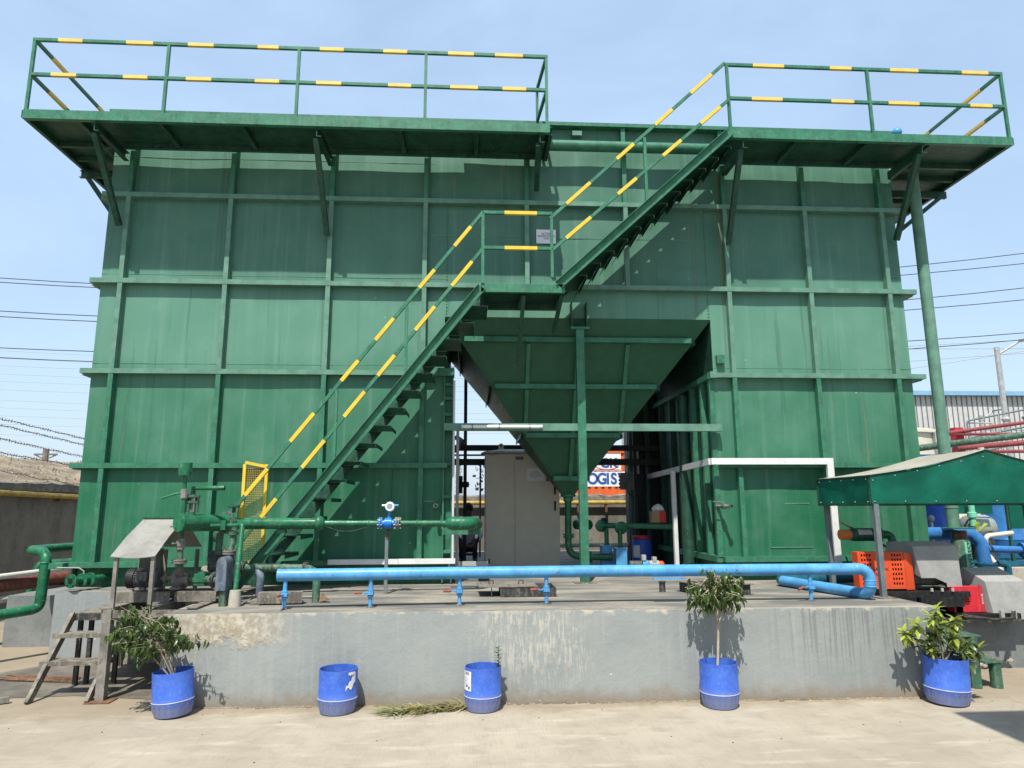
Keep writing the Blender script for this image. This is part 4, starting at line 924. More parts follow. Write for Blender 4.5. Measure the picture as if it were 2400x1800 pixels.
# skids and channel offcuts under the pump
def offcut(label, p, q, h, f, side=1, mat='dirty_steel'):
    m = MB(); m.chan(p, q, h, f, .008, side=side); S('steel_channel', m, mat, label, 'steel channel', 'dirty steel channels under the pump')
offcut('long dirty steel channel right under the pump feet, on the left', (1.12, -1.62, .905), (1.66, -1.62, .905), .10, .06, -1)
offcut('dirty steel channel under the pump suction flange', (1.70, -1.60, .905), (2.12, -1.60, .905), .10, .06, -1)
offcut('dirty steel channel along the back of the pump skid', (1.12, -1.28, .905), (2.1, -1.28, .905), .10, .06, 1)
offcut('heavy dirty steel channel lying behind the first blue leg', (2.60, -1.78, .90), (3.04, -1.74, .90), .11, .13, -1)
for i, x in enumerate((1.22, 1.62, 2.04)):
    m = MB(); m.box(x-.045, -2.0, .745, x+.045, -1.99, .84); m.box(x-.055, -2.02, .842, x+.055, -1.2, .852); m.box(x-.045, -1.99, .745, x-.037, -1.2, .842); m.box(x+.037, -1.99, .745, x+.045, -1.2, .842)
    S('skid_tube', m, 'dirty_steel', ('hollow steel skid end nearest the canopy post', 'hollow steel skid end in the middle under the pump', 'hollow steel skid end beside the suction leg')[i], 'steel skid', 'hollow skids under the pump')
m = MB(); m.slab([(3.18, -1.62, ZP+.003), (3.30, -1.63, ZP+.03), (3.28, -1.55, ZP+.02), (3.2, -1.54, ZP+.09)], .004); S('steel_scrap', m, 'rust', 'bent rusty steel scrap at the foot of the elbow leg', 'scrap')
for i, (x, y, r) in enumerate(((2.52, -1.6, .2), (2.58, -1.68, .9), (2.46, -1.52, 1.5))):
    m = MB(); d = V((math.cos(r), math.sin(r), .05))*.11; m.slab([V((x, y, ZP+.01))-d, V((x, y-.04, ZP+.012))-d*.2, V((x, y, ZP+.03))+d, V((x, y+.04, ZP+.04))], .006)
    S('steel_scrap', m, 'dirty_steel', ('small grey plate scrap nearest the drop leg', 'grey plate scrap in front of the drop leg', 'grey plate scrap behind the suction collar')[i], 'scrap', 'plate scraps on the plinth')
# canopy over the motor
cn = T('motor_canopy', 'little gabled sheet metal canopy on rusty posts over the pump motor', 'canopy', (1.45, -1.42, .76))
m = MB(); nx = 8; vs = []
for i in range(nx+1):
    x = 1.22+.43*i/nx; sag = -.012*math.sin(math.pi*i/nx)
    for y, z in ((-2.02, 1.345+sag*1.5), (-1.72, 1.53+sag*.4), (-1.42, 1.70)): vs.append((x+(.02 if z > 1.6 else 0), y, z))
m.add(vs, [(i*3+k, i*3+3+k, i*3+4+k, i*3+1+k) for i in range(nx) for k in range(2)])
m.add([(x, y, z-.005) for x, y, z in vs], [(i*3+k, i*3+1+k, i*3+4+k, i*3+3+k) for i in range(nx) for k in range(2)])
O('roof_sheet', m, 'canopy_sheet', cn)
m = MB(); m.slab([(1.24, -1.41, 1.70), (1.67, -1.41, 1.70), (1.65, -.82, 1.37), (1.22, -.82, 1.37)], .004); O('roof_sheet', m, 'canopy_sheet', cn)
m = MB(); m.box(1.23, -1.44, 1.703, 1.68, -1.40, 1.722); O('ridge_angle', m, 'pipe_green', cn)
for x, y in ((1.265, -1.98), (1.62, -1.98), (1.265, -.86), (1.62, -.86)): m = MB(); m.box(x-.018, y-.018, .76 if y < -1.5 else ZP, x+.018, y+.018, 1.345); O('post', m, 'rusty_post', cn)
m = MB(); m.slab([(1.225, -.83, 1.36), (1.225, -1.42, 1.36), (1.225, -1.42, 1.0), (1.225, -.83, 1.05)], .004); O('side_sheet', m, 'canopy_sheet', cn)

# ------------------------------------------------------------------ steel access steps
ss = T('access_steps', 'dirty black steel access steps up to the left end of the plinth', 'steps', (.95, -1.7, 0))
m = MB(); m.box(.62, -1.42, .725, 1.86, -.40, .733); O('landing', m, 'dirty_steel', ss)
m = MB(); m.bar((.60, -1.42, .69), (1.86, -1.42, .69), .03, .065); O('landing_edge', m, 'dark_steel', ss)
for x in (.615,): m = MB(); m.bar((x, -2.07, .0), (x, -1.43, .72), .035, .075); O('stringer', m, 'dirty_steel', ss)
m = MB(); m.bar((1.16, -2.07, .0), (1.16, -1.43, .72), .035, .075); O('stringer', m, 'dirty_steel', ss)
for z, y in ((.56, -1.64), (.33, -1.82)):
    m = MB(); m.box(.55, y-.02, z-.04, 1.19, y+.16, z); O('tread', m, 'dirty_steel', ss)
for x, y in ((.66, -1.36), (.74, -1.30), (1.05, -1.36), (1.75, -1.36), (.7, -.5), (1.6, -1.2)): m = MB(); m.box(x-.02, y-.02, 0, x+.02, y+.02, .72); O('leg', m, 'dark_steel', ss)
m = MB(); m.box(1.215, -2.05, .012, 1.295, -1.97, .84); O('leg', m, 'rusty_post', ss)
m = MB(); m.box(1.15, -2.12, 0, 1.38, -1.93, .012); O('foot_plate', m, 'rust', ss)
m = MB(); m.box(1.65, -1.70, .012, 1.72, -1.63, .74); O('leg', m, 'rusty_post', ss)
m = MB(); m.box(1.60, -1.75, 0, 1.77, -1.58, .012); O('foot_plate', m, 'rust', ss)
m = MB(); m.box(1.27, -2.03, .76, 2.1, -2.0, .83); O('landing_edge', m, 'dirty_steel', ss)
m = MB(); m.box(1.3, -1.99, .742, 1.9, -1.45, .75); O('landing', m, 'dirty_steel', ss)
m = MB(); m.bar((-.9, -2.72, .03), (.42, -2.02, .035), .05, .05); S('angle_iron', m, 'rusty_post', 'rusty angle iron bar lying along the drain edge', 'angle iron')
for i in range(7):
    m = MB(); y = -1.25+i*.03; m.tube([(-.25+random.uniform(-.1, .1), y+.1, .02+.006*(i % 3)), (.62+random.uniform(-.1, .1), y-.05, .02+.006*(i % 2))], .008, 6)
    S('rebar', m, 'rust', 'rusty reinforcing bar in the bundle under the steps', 'rebar', 'rusty bars bundled under the steps')
m = MB(); m.box(1.55, -1.0, .02, 1.85, -.7, .10); S('red_board', m, 'red_print', 'red board lying in the shade under the steps', 'board')

# ------------------------------------------------------------------ pipes at the left edge
def pipe_thing(nm, label, pts, r, mat, fil=.12, n=14, group=None):
    t = T(nm, label, 'pipe', tuple(pts[0]), group); m = MB(); m.tube(fillet(pts, fil, 6), r, n); O('pipe', m, mat, t); return t
pipe_thing('service_pipe', 'fat brown red pipe running back along the left wall', [(-2.9, -1.6, .76), (-1.7, .7, .78), (-1.1, 3.8, .76)], .10, 'brown_pipe')
pipe_thing('service_pipe', 'white plastic pipe resting on top of the brown pipe', [(-2.6, -1.0, .88), (-1.62, .8, .905), (-1.35, 1.75, .925), (-1.0, 3.9, .95)], .038, 'pvc_white')
pipe_thing('service_pipe', 'grey white plastic pipe running below the brown pipe', [(-2.6, -1.2, .56), (-1.6, .87, .60), (-1.2, 2.2, .63), (-.5, 2.9, .68)], .045, 'pvc_white')
t = pipe_thing('service_pipe', 'green pipe bent in a hook at the left corner of the tank', [(-.75, 1.7, 1.28), (-.95, .32, 1.28), (-.72, .2, 1.27), (-.62, .12, 1.2), (-.63, .1, .58), (-1.3, -.9, .52), (-2.2, -2.4, .50)], .062, 'pipe_green', .1)
for z in (1.14, .68): m = MB(); m.lathe([(.062, -.006), (.066, 0), (.062, .006)], (-.625, .11, z), n=14); O('weld_ring', m, 'steel_green', t)
pipe_thing('service_pipe', 'green pipe dropping behind the hooked pipe at the wall', [(-.45, 2.8, 1.03), (-1.75, 1.9, 1.0), (-1.82, 1.8, .4)], .05, 'pipe_green', .1)
lv = T('flanged_valve', 'green flanged valve with lever at the tank foot beside the steps', 'valve', (.08, -.28, ZP))
for c in ((-.01, -.38, .955), (.04, -.24, .955), (.075, -.13, .955)):
    m = MB(); m.lathe([(.03, -.02), (.082, -.018), (.082, .0), (.04, .001), (.04, .04)], c, (.3, 1, 0), 20); O('flange', m, 'pipe_green', lv)
m = MB(); m.tube([(-.01, -.38, .955), (.11, .02, .955), (.15, .15, .955)], .042, 14); O('body', m, 'pipe_green', lv)
m = MB(); m.cyl((-.0158, -.3992, .955), (-.0162, -.4006, .955), .036, 14); O('bore', m, 'black', lv)
m = MB(); m.tube([(.05, -.25, 1.0), (.05, -.25, 1.06), (0, -.27, 1.10), (-.22, -.34, 1.11)], .008, 6); O('lever', m, 'galv', lv)
m = MB()
for k in range(4): a = k*1.57+.78; m.sph((-.016+.06*math.cos(a)*.96, -.40+.06*math.cos(a)*-.28, .955+.06*math.sin(a)), .012, 6, 5)
O('bolt', m, 'dark_green', lv)
m = MB(); m.box(-.45, -.12, 1.075, -.28, .05, 1.145); S('flange_plate', m, 'steel_green', 'green flange plate jutting from the tank corner above the valve', 'bracket')

# ------------------------------------------------------------------ drums
def drum(label, loc, mat='drum_blue', r=.172, h=.375, low=.13, tilt=(0, 0, 0), scale=1):
    t = T('cut_drum', label, 'drum', loc, 'blue cut drums used as planters')
    m = MB(); c = V(loc)
    m.lathe([(r*.80, .0), (r*.88, .008), (r*.96, .06), (r*1.01, low-.01), (r*1.03, low), (r*1.0, low+.01), (r, h), (r-.006, h), (r-.006, low), (r*.85, .03), (0.001, .03)], c, n=36); O('shell', m, mat, t)
    m = MB()
    for k in range(18):   # moulded scallops round the foot
        a = 2*math.pi*k/18; u = V((math.cos(a), math.sin(a), 0)); tx = V((-u.y, u.x, 0)); pts = []
        for q in range(9):
            th = math.pi*q/8; rr = r*.985+(-.004 if q in (0, 8) else .002); zz = .045+(.05 if 1 <= q <= 7 else 0)+.016*math.sin(th)*(1 if 1 <= q <= 7 else 0)
            pts.append(c+u*rr*(.975 if zz < .06 else 1)+tx*.021*math.cos(th)+V((0, 0, zz)))
        m.tube(pts, .0022, 4)
    O('moulded_scallops', m, mat, t)
    m = MB(); m.lathe([(r*1.022, low-.003), (r*1.034, low), (r*1.022, low+.003)], c, n=36, closed=True); O('moulded_ring', m, 'light_grey', t)
    m = MB(); m.cyl((c.x, c.y, c.z+h*.72), (c.x, c.y, c.z+h*.73), r-.008, 20); O('soil', m, 'soil', t)
    t.rotation_euler = tilt; return t
D = [(2.14, -2.525, 0), (3.58, -2.525, 0), (4.89, -2.545, 0), (7.07, -2.60, 0), (9.20, -2.66, 0)]
drum('leaning blue drum in front of the steel steps, planted with a bushy ficus', D[0], tilt=(0, R(-4), 0)).location.z = .006
d2 = drum('empty blue drum with torn white label, second from the left', D[1])
d3 = drum('blue drum with a white printed label and a tiny sprout', D[2], r=.166)
drum('blue drum holding the tall thin sapling', D[3], r=.172, h=.39)
drum('scratched blue drum holding the yellow green shrub at the right corner', D[4], r=.19, h=.405, low=.135, tilt=(0, R(3), 0)).location.z = .006
def wrap(m, c, r, a0, a1, z0, z1, n=8, zf=None):
    vs = []
    for i in range(n+1):
        a = a0+(a1-a0)*i/n; za, zb = (z0, z1) if zf is None else zf(i/n)
        vs += [(c[0]+r*math.cos(a), c[1]+r*math.sin(a), za), (c[0]+r*math.cos(a), c[1]+r*math.sin(a), zb)]
    m.add(vs, [(2*i, 2*i+2, 2*i+3, 2*i+1) for i in range(n)])
m = MB(); wrap(m, D[1], .1745, R(-58), R(-22), .2, .3, 10, lambda t: (.205+.05*t+.02*math.sin(t*9), .235+.125*t+.012*math.sin(t*23))); wrap(m, D[1], .1745, R(-50), R(-26), .3, .36, 6, lambda t: (.335+.01*math.sin(t*17), .36)); O('torn_label', m, 'paper', d2)
m = MB(); wrap(m, D[2], .1685, R(176), R(230), .185, .352); lb = O('printed_label', m, 'paper', d3)
m = MB()
for k in range(9): wrap(m, D[2], .1690, R(200)+k*.045, R(200)+k*.045+.02, .318, .345, 1)
for k in range(5): wrap(m, D[2], .1690, R(196), R(222)-.08*(k % 3), .295-k*.014, .298-k*.014, 2)
wrap(m, D[2], .1690, R(206), R(214), .215, .235, 2); wrap(m, D[2], .1690, R(218), R(224), .20, .225, 2)
O('print', m, 'ink', lb)

# ------------------------------------------------------------------ plants
def leaf_mesh(name, L, W, mat, droop, fold=.25):
    m = MB(); vs = []; n = 6
    for i in range(n+1):
        t = i/n; wd = W*math.sin(math.pi*min(1, t*.94+.03))**.8*(1-.35*t); z = -droop*L*t*t; x = L*(t-.12*droop*t*t)
        vs += [(x, -wd, z+abs(wd)*fold), (x, 0, z), (x, wd, z+abs(wd)*fold)]
    fs = [(i*3+k, i*3+3+k, i*3+4+k, i*3+1+k) for i in range(n) for k in range(2)]
    me = bpy.data.meshes.new(name); me.from_pydata(vs, [], fs); me.shade_smooth(); me.materials.append(MATS[mat]); return me
FIC = [leaf_mesh('leaf', .088, .021, 'leaf_ficus', .75), leaf_mesh('leaf', .078, .019, 'leaf_ficus_pale', .9), leaf_mesh('leaf', .084, .020, 'leaf_ficus', .5)]
YEL = [leaf_mesh('leaf', .105, .024, 'leaf_yellow', .25), leaf_mesh('leaf', .095, .023, 'leaf_yellow', .1), leaf_mesh('leaf', .10, .025, 'leaf_dark', .4), leaf_mesh('leaf', .09, .022, 'leaf_dark', .2)]
SPR = [leaf_mesh('leaf', .048, .010, 'leaf_ficus', .3)]
def put_leaf(me, p, yaw, pitch, roll, sc, root):
    o = bpy.data.objects.new('leaf', me); COL.objects.link(o); o.parent = root; o.location = V(p)-OFF[root]
    o.rotation_euler = (roll, pitch, yaw); o.scale = (sc, sc, sc)
def ficus(label, base, crown, rad, n_tw, per, trunk, mat='bark', seed=1, lobes=(), single=False):
    # trunk, limbs, drooping twigs set with leaves; the 300 largest-showing leaves are parts, the rest one mesh
    rnd = random.Random(seed); root = T('potted_ficus', label, 'plant', base)
    m = MB(); b = V(base); c = V(crown); lim = []
    for ti, (dx, dy, dz, r0) in enumerate(trunk):
        top = c+V((dx, dy, dz)); st0 = b+V((rnd.gauss(0, .01), rnd.gauss(0, .01), 0)) if (ti == 0 or not single) else b.lerp(c, .52+.05*ti); mid = st0.lerp(top, .5)+V((rnd.gauss(0, .012), rnd.gauss(0, .012), 0))
        m.tube([st0, mid, top], [r0, r0*.8, r0*.35], 7); lim.append((mid, top))
    spots = []
    for k in range(n_tw):
        while True:
            u = V((rnd.uniform(-1, 1), rnd.uniform(-1, 1), rnd.uniform(-1, 1)))
            if .2 < u.length < 1 and noise.noise((u.x*1.7+seed, u.y*1.7, u.z*1.7)) > -.28: break
        e = c+V((u.x*rad[0], u.y*rad[1], u.z*rad[2]))
        for (lx, lz, wx) in lobes:
            if rnd.random() < .10: e = c+V((lx+rnd.gauss(0, wx), rnd.gauss(0, .05), lz+rnd.gauss(0, wx*.5)))
        mid, top = rnd.choice(lim); s0 = mid.lerp(top, .3+.7*rnd.random()); q = s0.lerp(e, .6)+V((0, 0, .035)); m.tube([s0, q, e], [.0042, .003, .0015], 4)
        a = math.atan2(e.y-s0.y, e.x-s0.x)
        for i in range(per):
            t = .35+.65*(i+rnd.random())/per; p = s0*(1-t)**2+q*2*t*(1-t)+e*t*t
            spots.append((p+V((rnd.gauss(0, .008), rnd.gauss(0, .008), rnd.gauss(0, .006))), a+(1 if i % 2 else -1)*rnd.uniform(.4, 1.5), R(rnd.gauss(48, 20)), rnd.gauss(0, .45), .52+rnd.random()*.5))
    O('branches', m, mat, root); spots.sort(key=lambda s_: s_[0].y)
    for p, yw, pt, rl_, sc in spots[:300]: put_leaf(rnd.choice(FIC), p, yw, pt, rl_, sc, root)
    m = MB()
    for p, yw, pt, rl_, sc in spots[300:]:
        me = FIC[0]; M_ = Matrix.Translation(p) @ Euler((rl_, pt, yw)).to_matrix().to_4x4() @ Matrix.Scale(sc, 4)
        m.add([M_ @ v.co for v in me.vertices], [tuple(f.vertices) for f in me.polygons])
    if m.v: o = O('inner_leaves', m, 'leaf_ficus', root); o['kind'] = 'stuff'
    return root
ficus('bushy drooping ficus leaning left out of its blue drum by the steps', (2.14, -2.525, .27), (1.84, -2.55, .72), (.42, .23, .28), 92, 7,
      [(.02, .02, .05, .010), (.12, .0, -.05, .009), (-.1, .02, .0, .009), (.22, .02, -.1, .007), (.0, -.03, .15, .008)], seed=4, lobes=((.42, -.06, .08),))
ficus('tall thin ficus sapling with a bare pale trunk in front of the blue pipe', (7.07, -2.60, .27), (7.10, -2.61, 1.05), (.31, .23, .235), 84, 7,
      [(0, 0, .05, .013), (.1, .01, .02, .006), (-.1, .01, .0, .006), (.0, .0, .12, .007)], 'bark_pale', seed=9, lobes=((-.22, -.13, .05),), single=True)
def shrub():
    rnd = random.Random(5); b = V((9.19, -2.66, .29)); root = T('potted_shrub', 'yellow green leafy shrub spilling from the rightmost blue drum', 'plant', tuple(b)); m = MB(); tips = []
    T_ = [(-.26, 0, .30), (-.18, .05, .26), (-.08, -.05, .42), (.02, .03, .47), (.10, -.04, .40), (.14, .05, .33), (.0, .0, .36), (-.12, -.06, .20), (.12, -.05, .18), (.20, -.02, .22), (.26, -.03, .17), (-.04, .06, .24), (.06, -.08, .28), (-.16, 0, .36), (.16, -.06, .08)]
    for t in T_:
        t = (t[0]*1.3, t[1]*1.3, t[2]*1.18); p = b+V(t); q = b.lerp(p, .5)+V((rnd.gauss(0, .02), rnd.gauss(0, .02), .03)); m.tube([b+V((rnd.gauss(0, .02), rnd.gauss(0, .02), 0)), q, p], [.008, .006, .004], 6); tips.append((q, p))
    O('branches', m, 'bark', root)
    for q, p in tips:
        hi = p.z-b.z > .27
        for k in range(13):
            a = k*2.4+rnd.random(); put_leaf(rnd.choice(YEL[:2]) if (hi and rnd.random() < .8) else rnd.choice(YEL[1:]), p+V((0, 0, -.004*k)), a, R(-45+k*8+rnd.gauss(0, 8)), rnd.gauss(0, .3), .8+rnd.random()*.35, root)
        for k in range(7):
            t = rnd.random(); put_leaf(rnd.choice(YEL[2:]), q.lerp(p, t), rnd.random()*6.28, R(rnd.gauss(5, 25)), rnd.gauss(0, .4), .8+rnd.random()*.3, root)
shrub()
sp2 = T('sprout', 'tiny leafy sprout growing at the rim of the labelled drum', 'plant', (5.02, -2.55, .30)); m = MB(); m.tube([(5.02, -2.55, .30), (5.035, -2.55, .42), (5.03, -2.55, .55)], .003, 5); O('stem', m, 'leaf_ficus', sp2)
for k in range(22): put_leaf(SPR[0], (5.028+random.gauss(0, .004), -2.55, .36+k*.0085), k*2.4, R(-25), 0, .9+.5*random.random(), sp2)
# cut grass on the ground (uncountable)
m = MB(); m2 = MB()
for k in range(420):
    t = random.random(); x = 4.05+.72*t+random.gauss(0, .04); y = -2.62+.14*t+random.gauss(0, .055)*(1.2-.6*t); z = .004+abs(random.gauss(0, .018))
    a = random.gauss(math.pi+.25, .55); L = .07+random.random()*.12; d = V((math.cos(a), math.sin(a), random.gauss(.05, .18))); s_ = V((-d.y, d.x, 0))*.0055; p = V((x, y, z)); q = p+d*L; q.z = max(.004, q.z); mid = p.lerp(q, .5)+V((0, 0, .012))
    (m2 if (random.random() < .3+.5*t) else m).add([p-s_, p+s_, mid+s_, mid-s_, q], [(0, 1, 2, 3), (3, 2, 4)])
g_ = S('cut_grass', m, 'grass_blade', 'heap of cut green and straw grass lying by the labelled drum', 'grass', kind='stuff'); o = O('dry_blades', m2, 'grass_dry', g_); o['kind'] = 'stuff'
# pebbles and litter
rnd = random.Random(3)
m = MB()
for k in range(26): m.sph((rnd.uniform(.3, 10), rnd.uniform(-3.8, -2.5), .002), rnd.uniform(.003, .007), 5, 4, (1.3, 1, .7))
S('pebbles', m, 'soil', 'scattered small stones and dirt specks on the yard', 'stones', kind='stuff')
m = MB()
for k in range(420):
    x = rnd.uniform(1.9, 9.4); yy = -2.30-.15*(x-1.9)/7.46; m.sph((x, yy-.01-abs(rnd.gauss(0, .02)), .002), rnd.uniform(.006, .02), 5, 4, (1.6, .8, .6))
S('dirt_fillet', m, 'bank_earth', 'line of crumbled earth along the foot of the plinth wall', 'earth', kind='stuff')
# ------------------------------------------------------------------ under the hopper
cb = T('control_cabinet', 'tall beige two-door electrical cabinet behind the hopper', 'cabinet', (5.62, 2.6, ZP))
m = MB(); m.box(5.0, 2.42, ZP, 6.25, 2.9, 2.70); O('carcass', m, 'cabinet', cb)
for x0, x1 in ((5.012, 5.495), (5.503, 6.238)): m = MB(); m.box(x0, 2.398, ZP+.03, x1, 2.419, 2.685); O('door', m, 'cabinet', cb)
m = MB(); m.add([(4.93, 2.33, 2.705), (6.32, 2.33, 2.705), (6.32, 2.95, 2.705), (4.93, 2.95, 2.705), (4.99, 2.36, 2.735), (6.26, 2.36, 2.735), (6.26, 2.92, 2.735), (4.99, 2.92, 2.735), (5.3, 2.6, 2.79), (5.95, 2.6, 2.79)],
    [(0, 3, 2, 1), (0, 1, 5, 4), (1, 2, 6, 5), (2, 3, 7, 6), (3, 0, 4, 7), (4, 5, 9, 8), (5, 6, 9), (6, 7, 8, 9), (7, 4, 8)]); O('rain_roof', m, 'cabinet', cb)
m = MB(); m.lathe([(.02, -.008), (.045, -.008), (.045, .008), (.02, .008)], (5.27, 2.42, 2.83), (0, 1, 0), 14, True); m.box(5.225, 2.413, 2.77, 5.315, 2.427, 2.80); O('lifting_eye', m, 'cabinet', cb)
m = MB(); m.box(5.52, 2.392, 2.60, 5.64, 2.397, 2.65); O('name_plate', m, 'black', cb)
text('lettering', 'MAIN', .035, (5.58, 2.391, 2.627), (R(90), 0, 0), 'light_grey', cb, .0005)
m = MB(); m.box(5.70, 2.391, 2.24, 6.0, 2.397, 2.46); O('instruction_sheet', m, 'paper', cb)
m = MB(); m.slab([(5.74, 2.39, 2.33), (5.82, 2.39, 2.28), (5.95, 2.39, 2.33), (5.88, 2.39, 2.42), (5.78, 2.39, 2.40)], .001); O('printed_drawing', m, 'light_grey', cb)
for z, h in ((2.08, .13), (1.83, .16)): m = MB(); m.box(6.155, 2.380, z-h/2, 6.185, 2.397, z+h/2); O('handle', m, 'black', cb)
m = MB(); m.box(5.06, 2.392, .90, 5.085, 2.397, .98); O('sticker', m, 'pipe_teal', cb)
m = MB(); m.tube([(5.05, 2.38, 2.72), (5.1, 2.37, 2.66), (5.2, 2.37, 2.70)], .004, 5); O('cable', m, 'cable', cb)

# pumps in the dark
tf = T('transfer_pump', 'blue cased transfer pump with green flanged pipework behind the front prop', 'pump', (7.0, 1.5, ZP))
m = MB(); m.tube([(6.80, 1.85, 1.52), (7.95, 1.62, 1.50)], .045, 14); O('header', m, 'pipe_green', tf)
for c in ((6.84, 1.83, 1.515), (7.08, 1.5, 1.49)):
    m = MB(); m.lathe([(.0, -.03), (.095, -.03), (.10, -.02), (.10, .02), (.06, .03)], c, (.2, -1, .0), 20); O('blind_flange', m, 'pipe_green', tf)
m = MB(); m.tube([(7.08, 1.75, 1.49), (7.08, 1.5, 1.49)], .05, 12); O('branch', m, 'pipe_green', tf)
for x, y in ((6.90, 1.75), (7.05, 1.45)): m = MB(); m.cyl((x, y, 1.18), (x, y, 1.47), .035, 12); O('riser', m, 'pipe_green', tf)
for x0, x1, y, z1 in ((6.80, 6.96, 1.62, 1.20), (6.955, 7.12, 1.32, 1.18)): m = MB(); m.box(x0, y, ZP, x1, y+.2, z1); m.box(x0-.01, y-.01, z1, x1+.01, y+.21, z1+.02); O('pump_case', m, 'blue_pipe', tf)
m = MB(); m.cyl((6.9, 1.72, 1.56), (6.9, 1.72, 1.62), .02, 8); m.lathe([(.03, 1.60), (.05, 1.61), (.05, 1.63), (.03, 1.64)], (6.88, 1.8, 0), n=10); O('handwheel', m, 'black', tf)
sp3 = T('small_pump', 'small blue and grey pump with an orange end cap beside the barrel', 'pump', (7.35, 1.2, ZP))
m = MB(); m.cyl((7.14, 1.25, .96), (7.32, 1.25, .96), .055, 12); O('motor', m, 'motor_grey', sp3)
m = MB(); m.cyl((7.33, 1.25, .96), (7.42, 1.25, .96), .06, 12); O('casing', m, 'blue_pipe', sp3)
m = MB(); m.cyl((7.43, 1.25, .96), (7.58, 1.25, .96), .055, 12); m.box(7.32, 1.2, 1.02, 7.38, 1.28, 1.10); m.box(7.48, 1.2, 1.0, 7.54, 1.28, 1.07); O('gearbox', m, 'galv', sp3)
m = MB(); m.sph((7.62, 1.25, .96), .05, 12, 8); O('end_cap', m, 'orange', sp3)
br = T('chemical_barrel', 'blue chemical barrel with a red lid in the shade', 'barrel', (7.64, 2.5, ZP))
m = MB(); m.lathe([(.15, ZP), (.165, .86), (.17, 1.0), (.165, 1.2), (.155, 1.27), (.13, 1.29)], (7.64, 2.5, 0), n=24); O('body', m, 'blue_drum_plastic', br)
m = MB(); m.lathe([(.150, 1.28), (.158, 1.285), (.158, 1.325), (.145, 1.33), (.0, 1.325)], (7.64, 2.5, 0), n=24); O('lid', m, 'red_guard', br)
m = MB(); wrap(m, (7.64, 2.5), .172, R(200), R(245), .98, 1.18); O('label_sheet', m, 'paper', br)
bx = T('cardboard_box', 'red and brown cardboard box left on the green pipe', 'box', (7.72, 1.75, 1.56))
m = MB(); m.box(7.62, 1.68, 1.56, 7.74, 1.85, 1.74); O('side', m, 'cardboard', bx); m = MB(); m.box(7.741, 1.68, 1.56, 7.84, 1.85, 1.74); O('printed_side', m, 'red_print', bx)
m = MB(); m.sph((7.74, 1.78, 1.775), .11, 18, 12, (1.0, .7, .5)); m.v = [tuple(V(p)+V((0, 0, 1))*.05*noise.noise(V(p)*17)+V((1, 0, 0))*.04*noise.noise(V(p)*13+V((9, 0, 0)))) for p in m.v]; S('plastic_bag', m, 'light_grey', 'crumpled grey plastic bag on top of the cardboard box', 'bag')
jb = T('junction_box', 'dark square junction box hanging at the right of the opening', 'junction box', (7.43, 2.6, 2.1))
m = MB(); m.box(7.33, 2.55, 2.10, 7.55, 2.68, 2.385); O('box', m, 'motor_grey', jb)
for k in range(4): m = MB(); m.cyl((7.30, 2.6, 2.14+k*.06), (7.335, 2.6, 2.14+k*.06), .015, 8); O('cable_gland', m, 'black', jb)
m = MB(); m.tube([(7.45, 2.6, 2.10), (7.46, 2.6, 2.04), (7.6, 2.62, 1.95), (7.65, 2.6, ZP)], .012, 6); O('cable', m, 'cable', jb)
m = MB(); m.tube([(7.47, 2.62, 2.38), (7.52, 2.62, 2.6), (7.54, 2.66, 2.9)], .008, 6); O('cable', m, 'cable', jb)
pipe_thing('floor_pipe', 'dark pale-topped pipe crossing the floor behind the prop', [(6.3, 3.6, 1.12), (9, 3.5, 1.13)], .04, 'pvc_white')
pipe_thing('floor_pipe', 'green pipe stub with a blind cap behind the front prop', [(6.55, 2.6, 1.52), (6.62, 2.5, 1.52), (6.70, 2.25, 1.52)], .085, 'pipe_green')
# gap on the left: small lamp, rack rail, plastic scraps on a pole, seated person
sl_ = T('slotted_rack', 'grey slotted steel rack upright at the edge of the opening', 'rack', (4.58, .35, ZP))
m = MB(); m.box(4.56, .32, ZP, 4.60, .36, 2.9); O('upright', m, 'galv', sl_)
m = MB(); m.box(4.56, .365, 1.03, 5.0, .40, 1.09); O('shelf_rail', m, 'galv', sl_)
m = MB(); m.cyl((4.58, 2.9, 2.20), (4.72, 2.85, 2.20), .05, 10); m.box(4.55, 2.9, 2.05, 4.62, 2.95, 2.35); S('work_lamp', m, 'black', 'small black lamp fixed at the left of the opening', 'lamp')
fp = T('scrap_pole', 'grey pole with red and yellow plastic scraps tied on, seen through the left gap', 'pole', (4.96, 5, 0))
m = MB(); m.cyl((4.95, 5, ZP), (4.955, 5, 2.72), .02, 8); O('pole', m, 'guard_blue', fp)
rnd = random.Random(11)
for k in range(26):
    z = 2.70-k*.022; p = V((4.93+rnd.gauss(0, .04), 5+rnd.gauss(0, .03), z)); a = V((rnd.gauss(0, 1), rnd.gauss(0, 1), rnd.gauss(0, 1))).normalized()*.05; b = V((rnd.gauss(0, 1), rnd.gauss(0, 1), rnd.gauss(-.5, 1))).normalized()*.06
    m = MB(); m.slab([p, p+a, p+a+b, p+b*1.2], .002); O('plastic_scrap', m, ('red_guard', 'yellow', 'pipe_green', 'paper', 'yellow_faded', 'galv')[k % 6], fp)

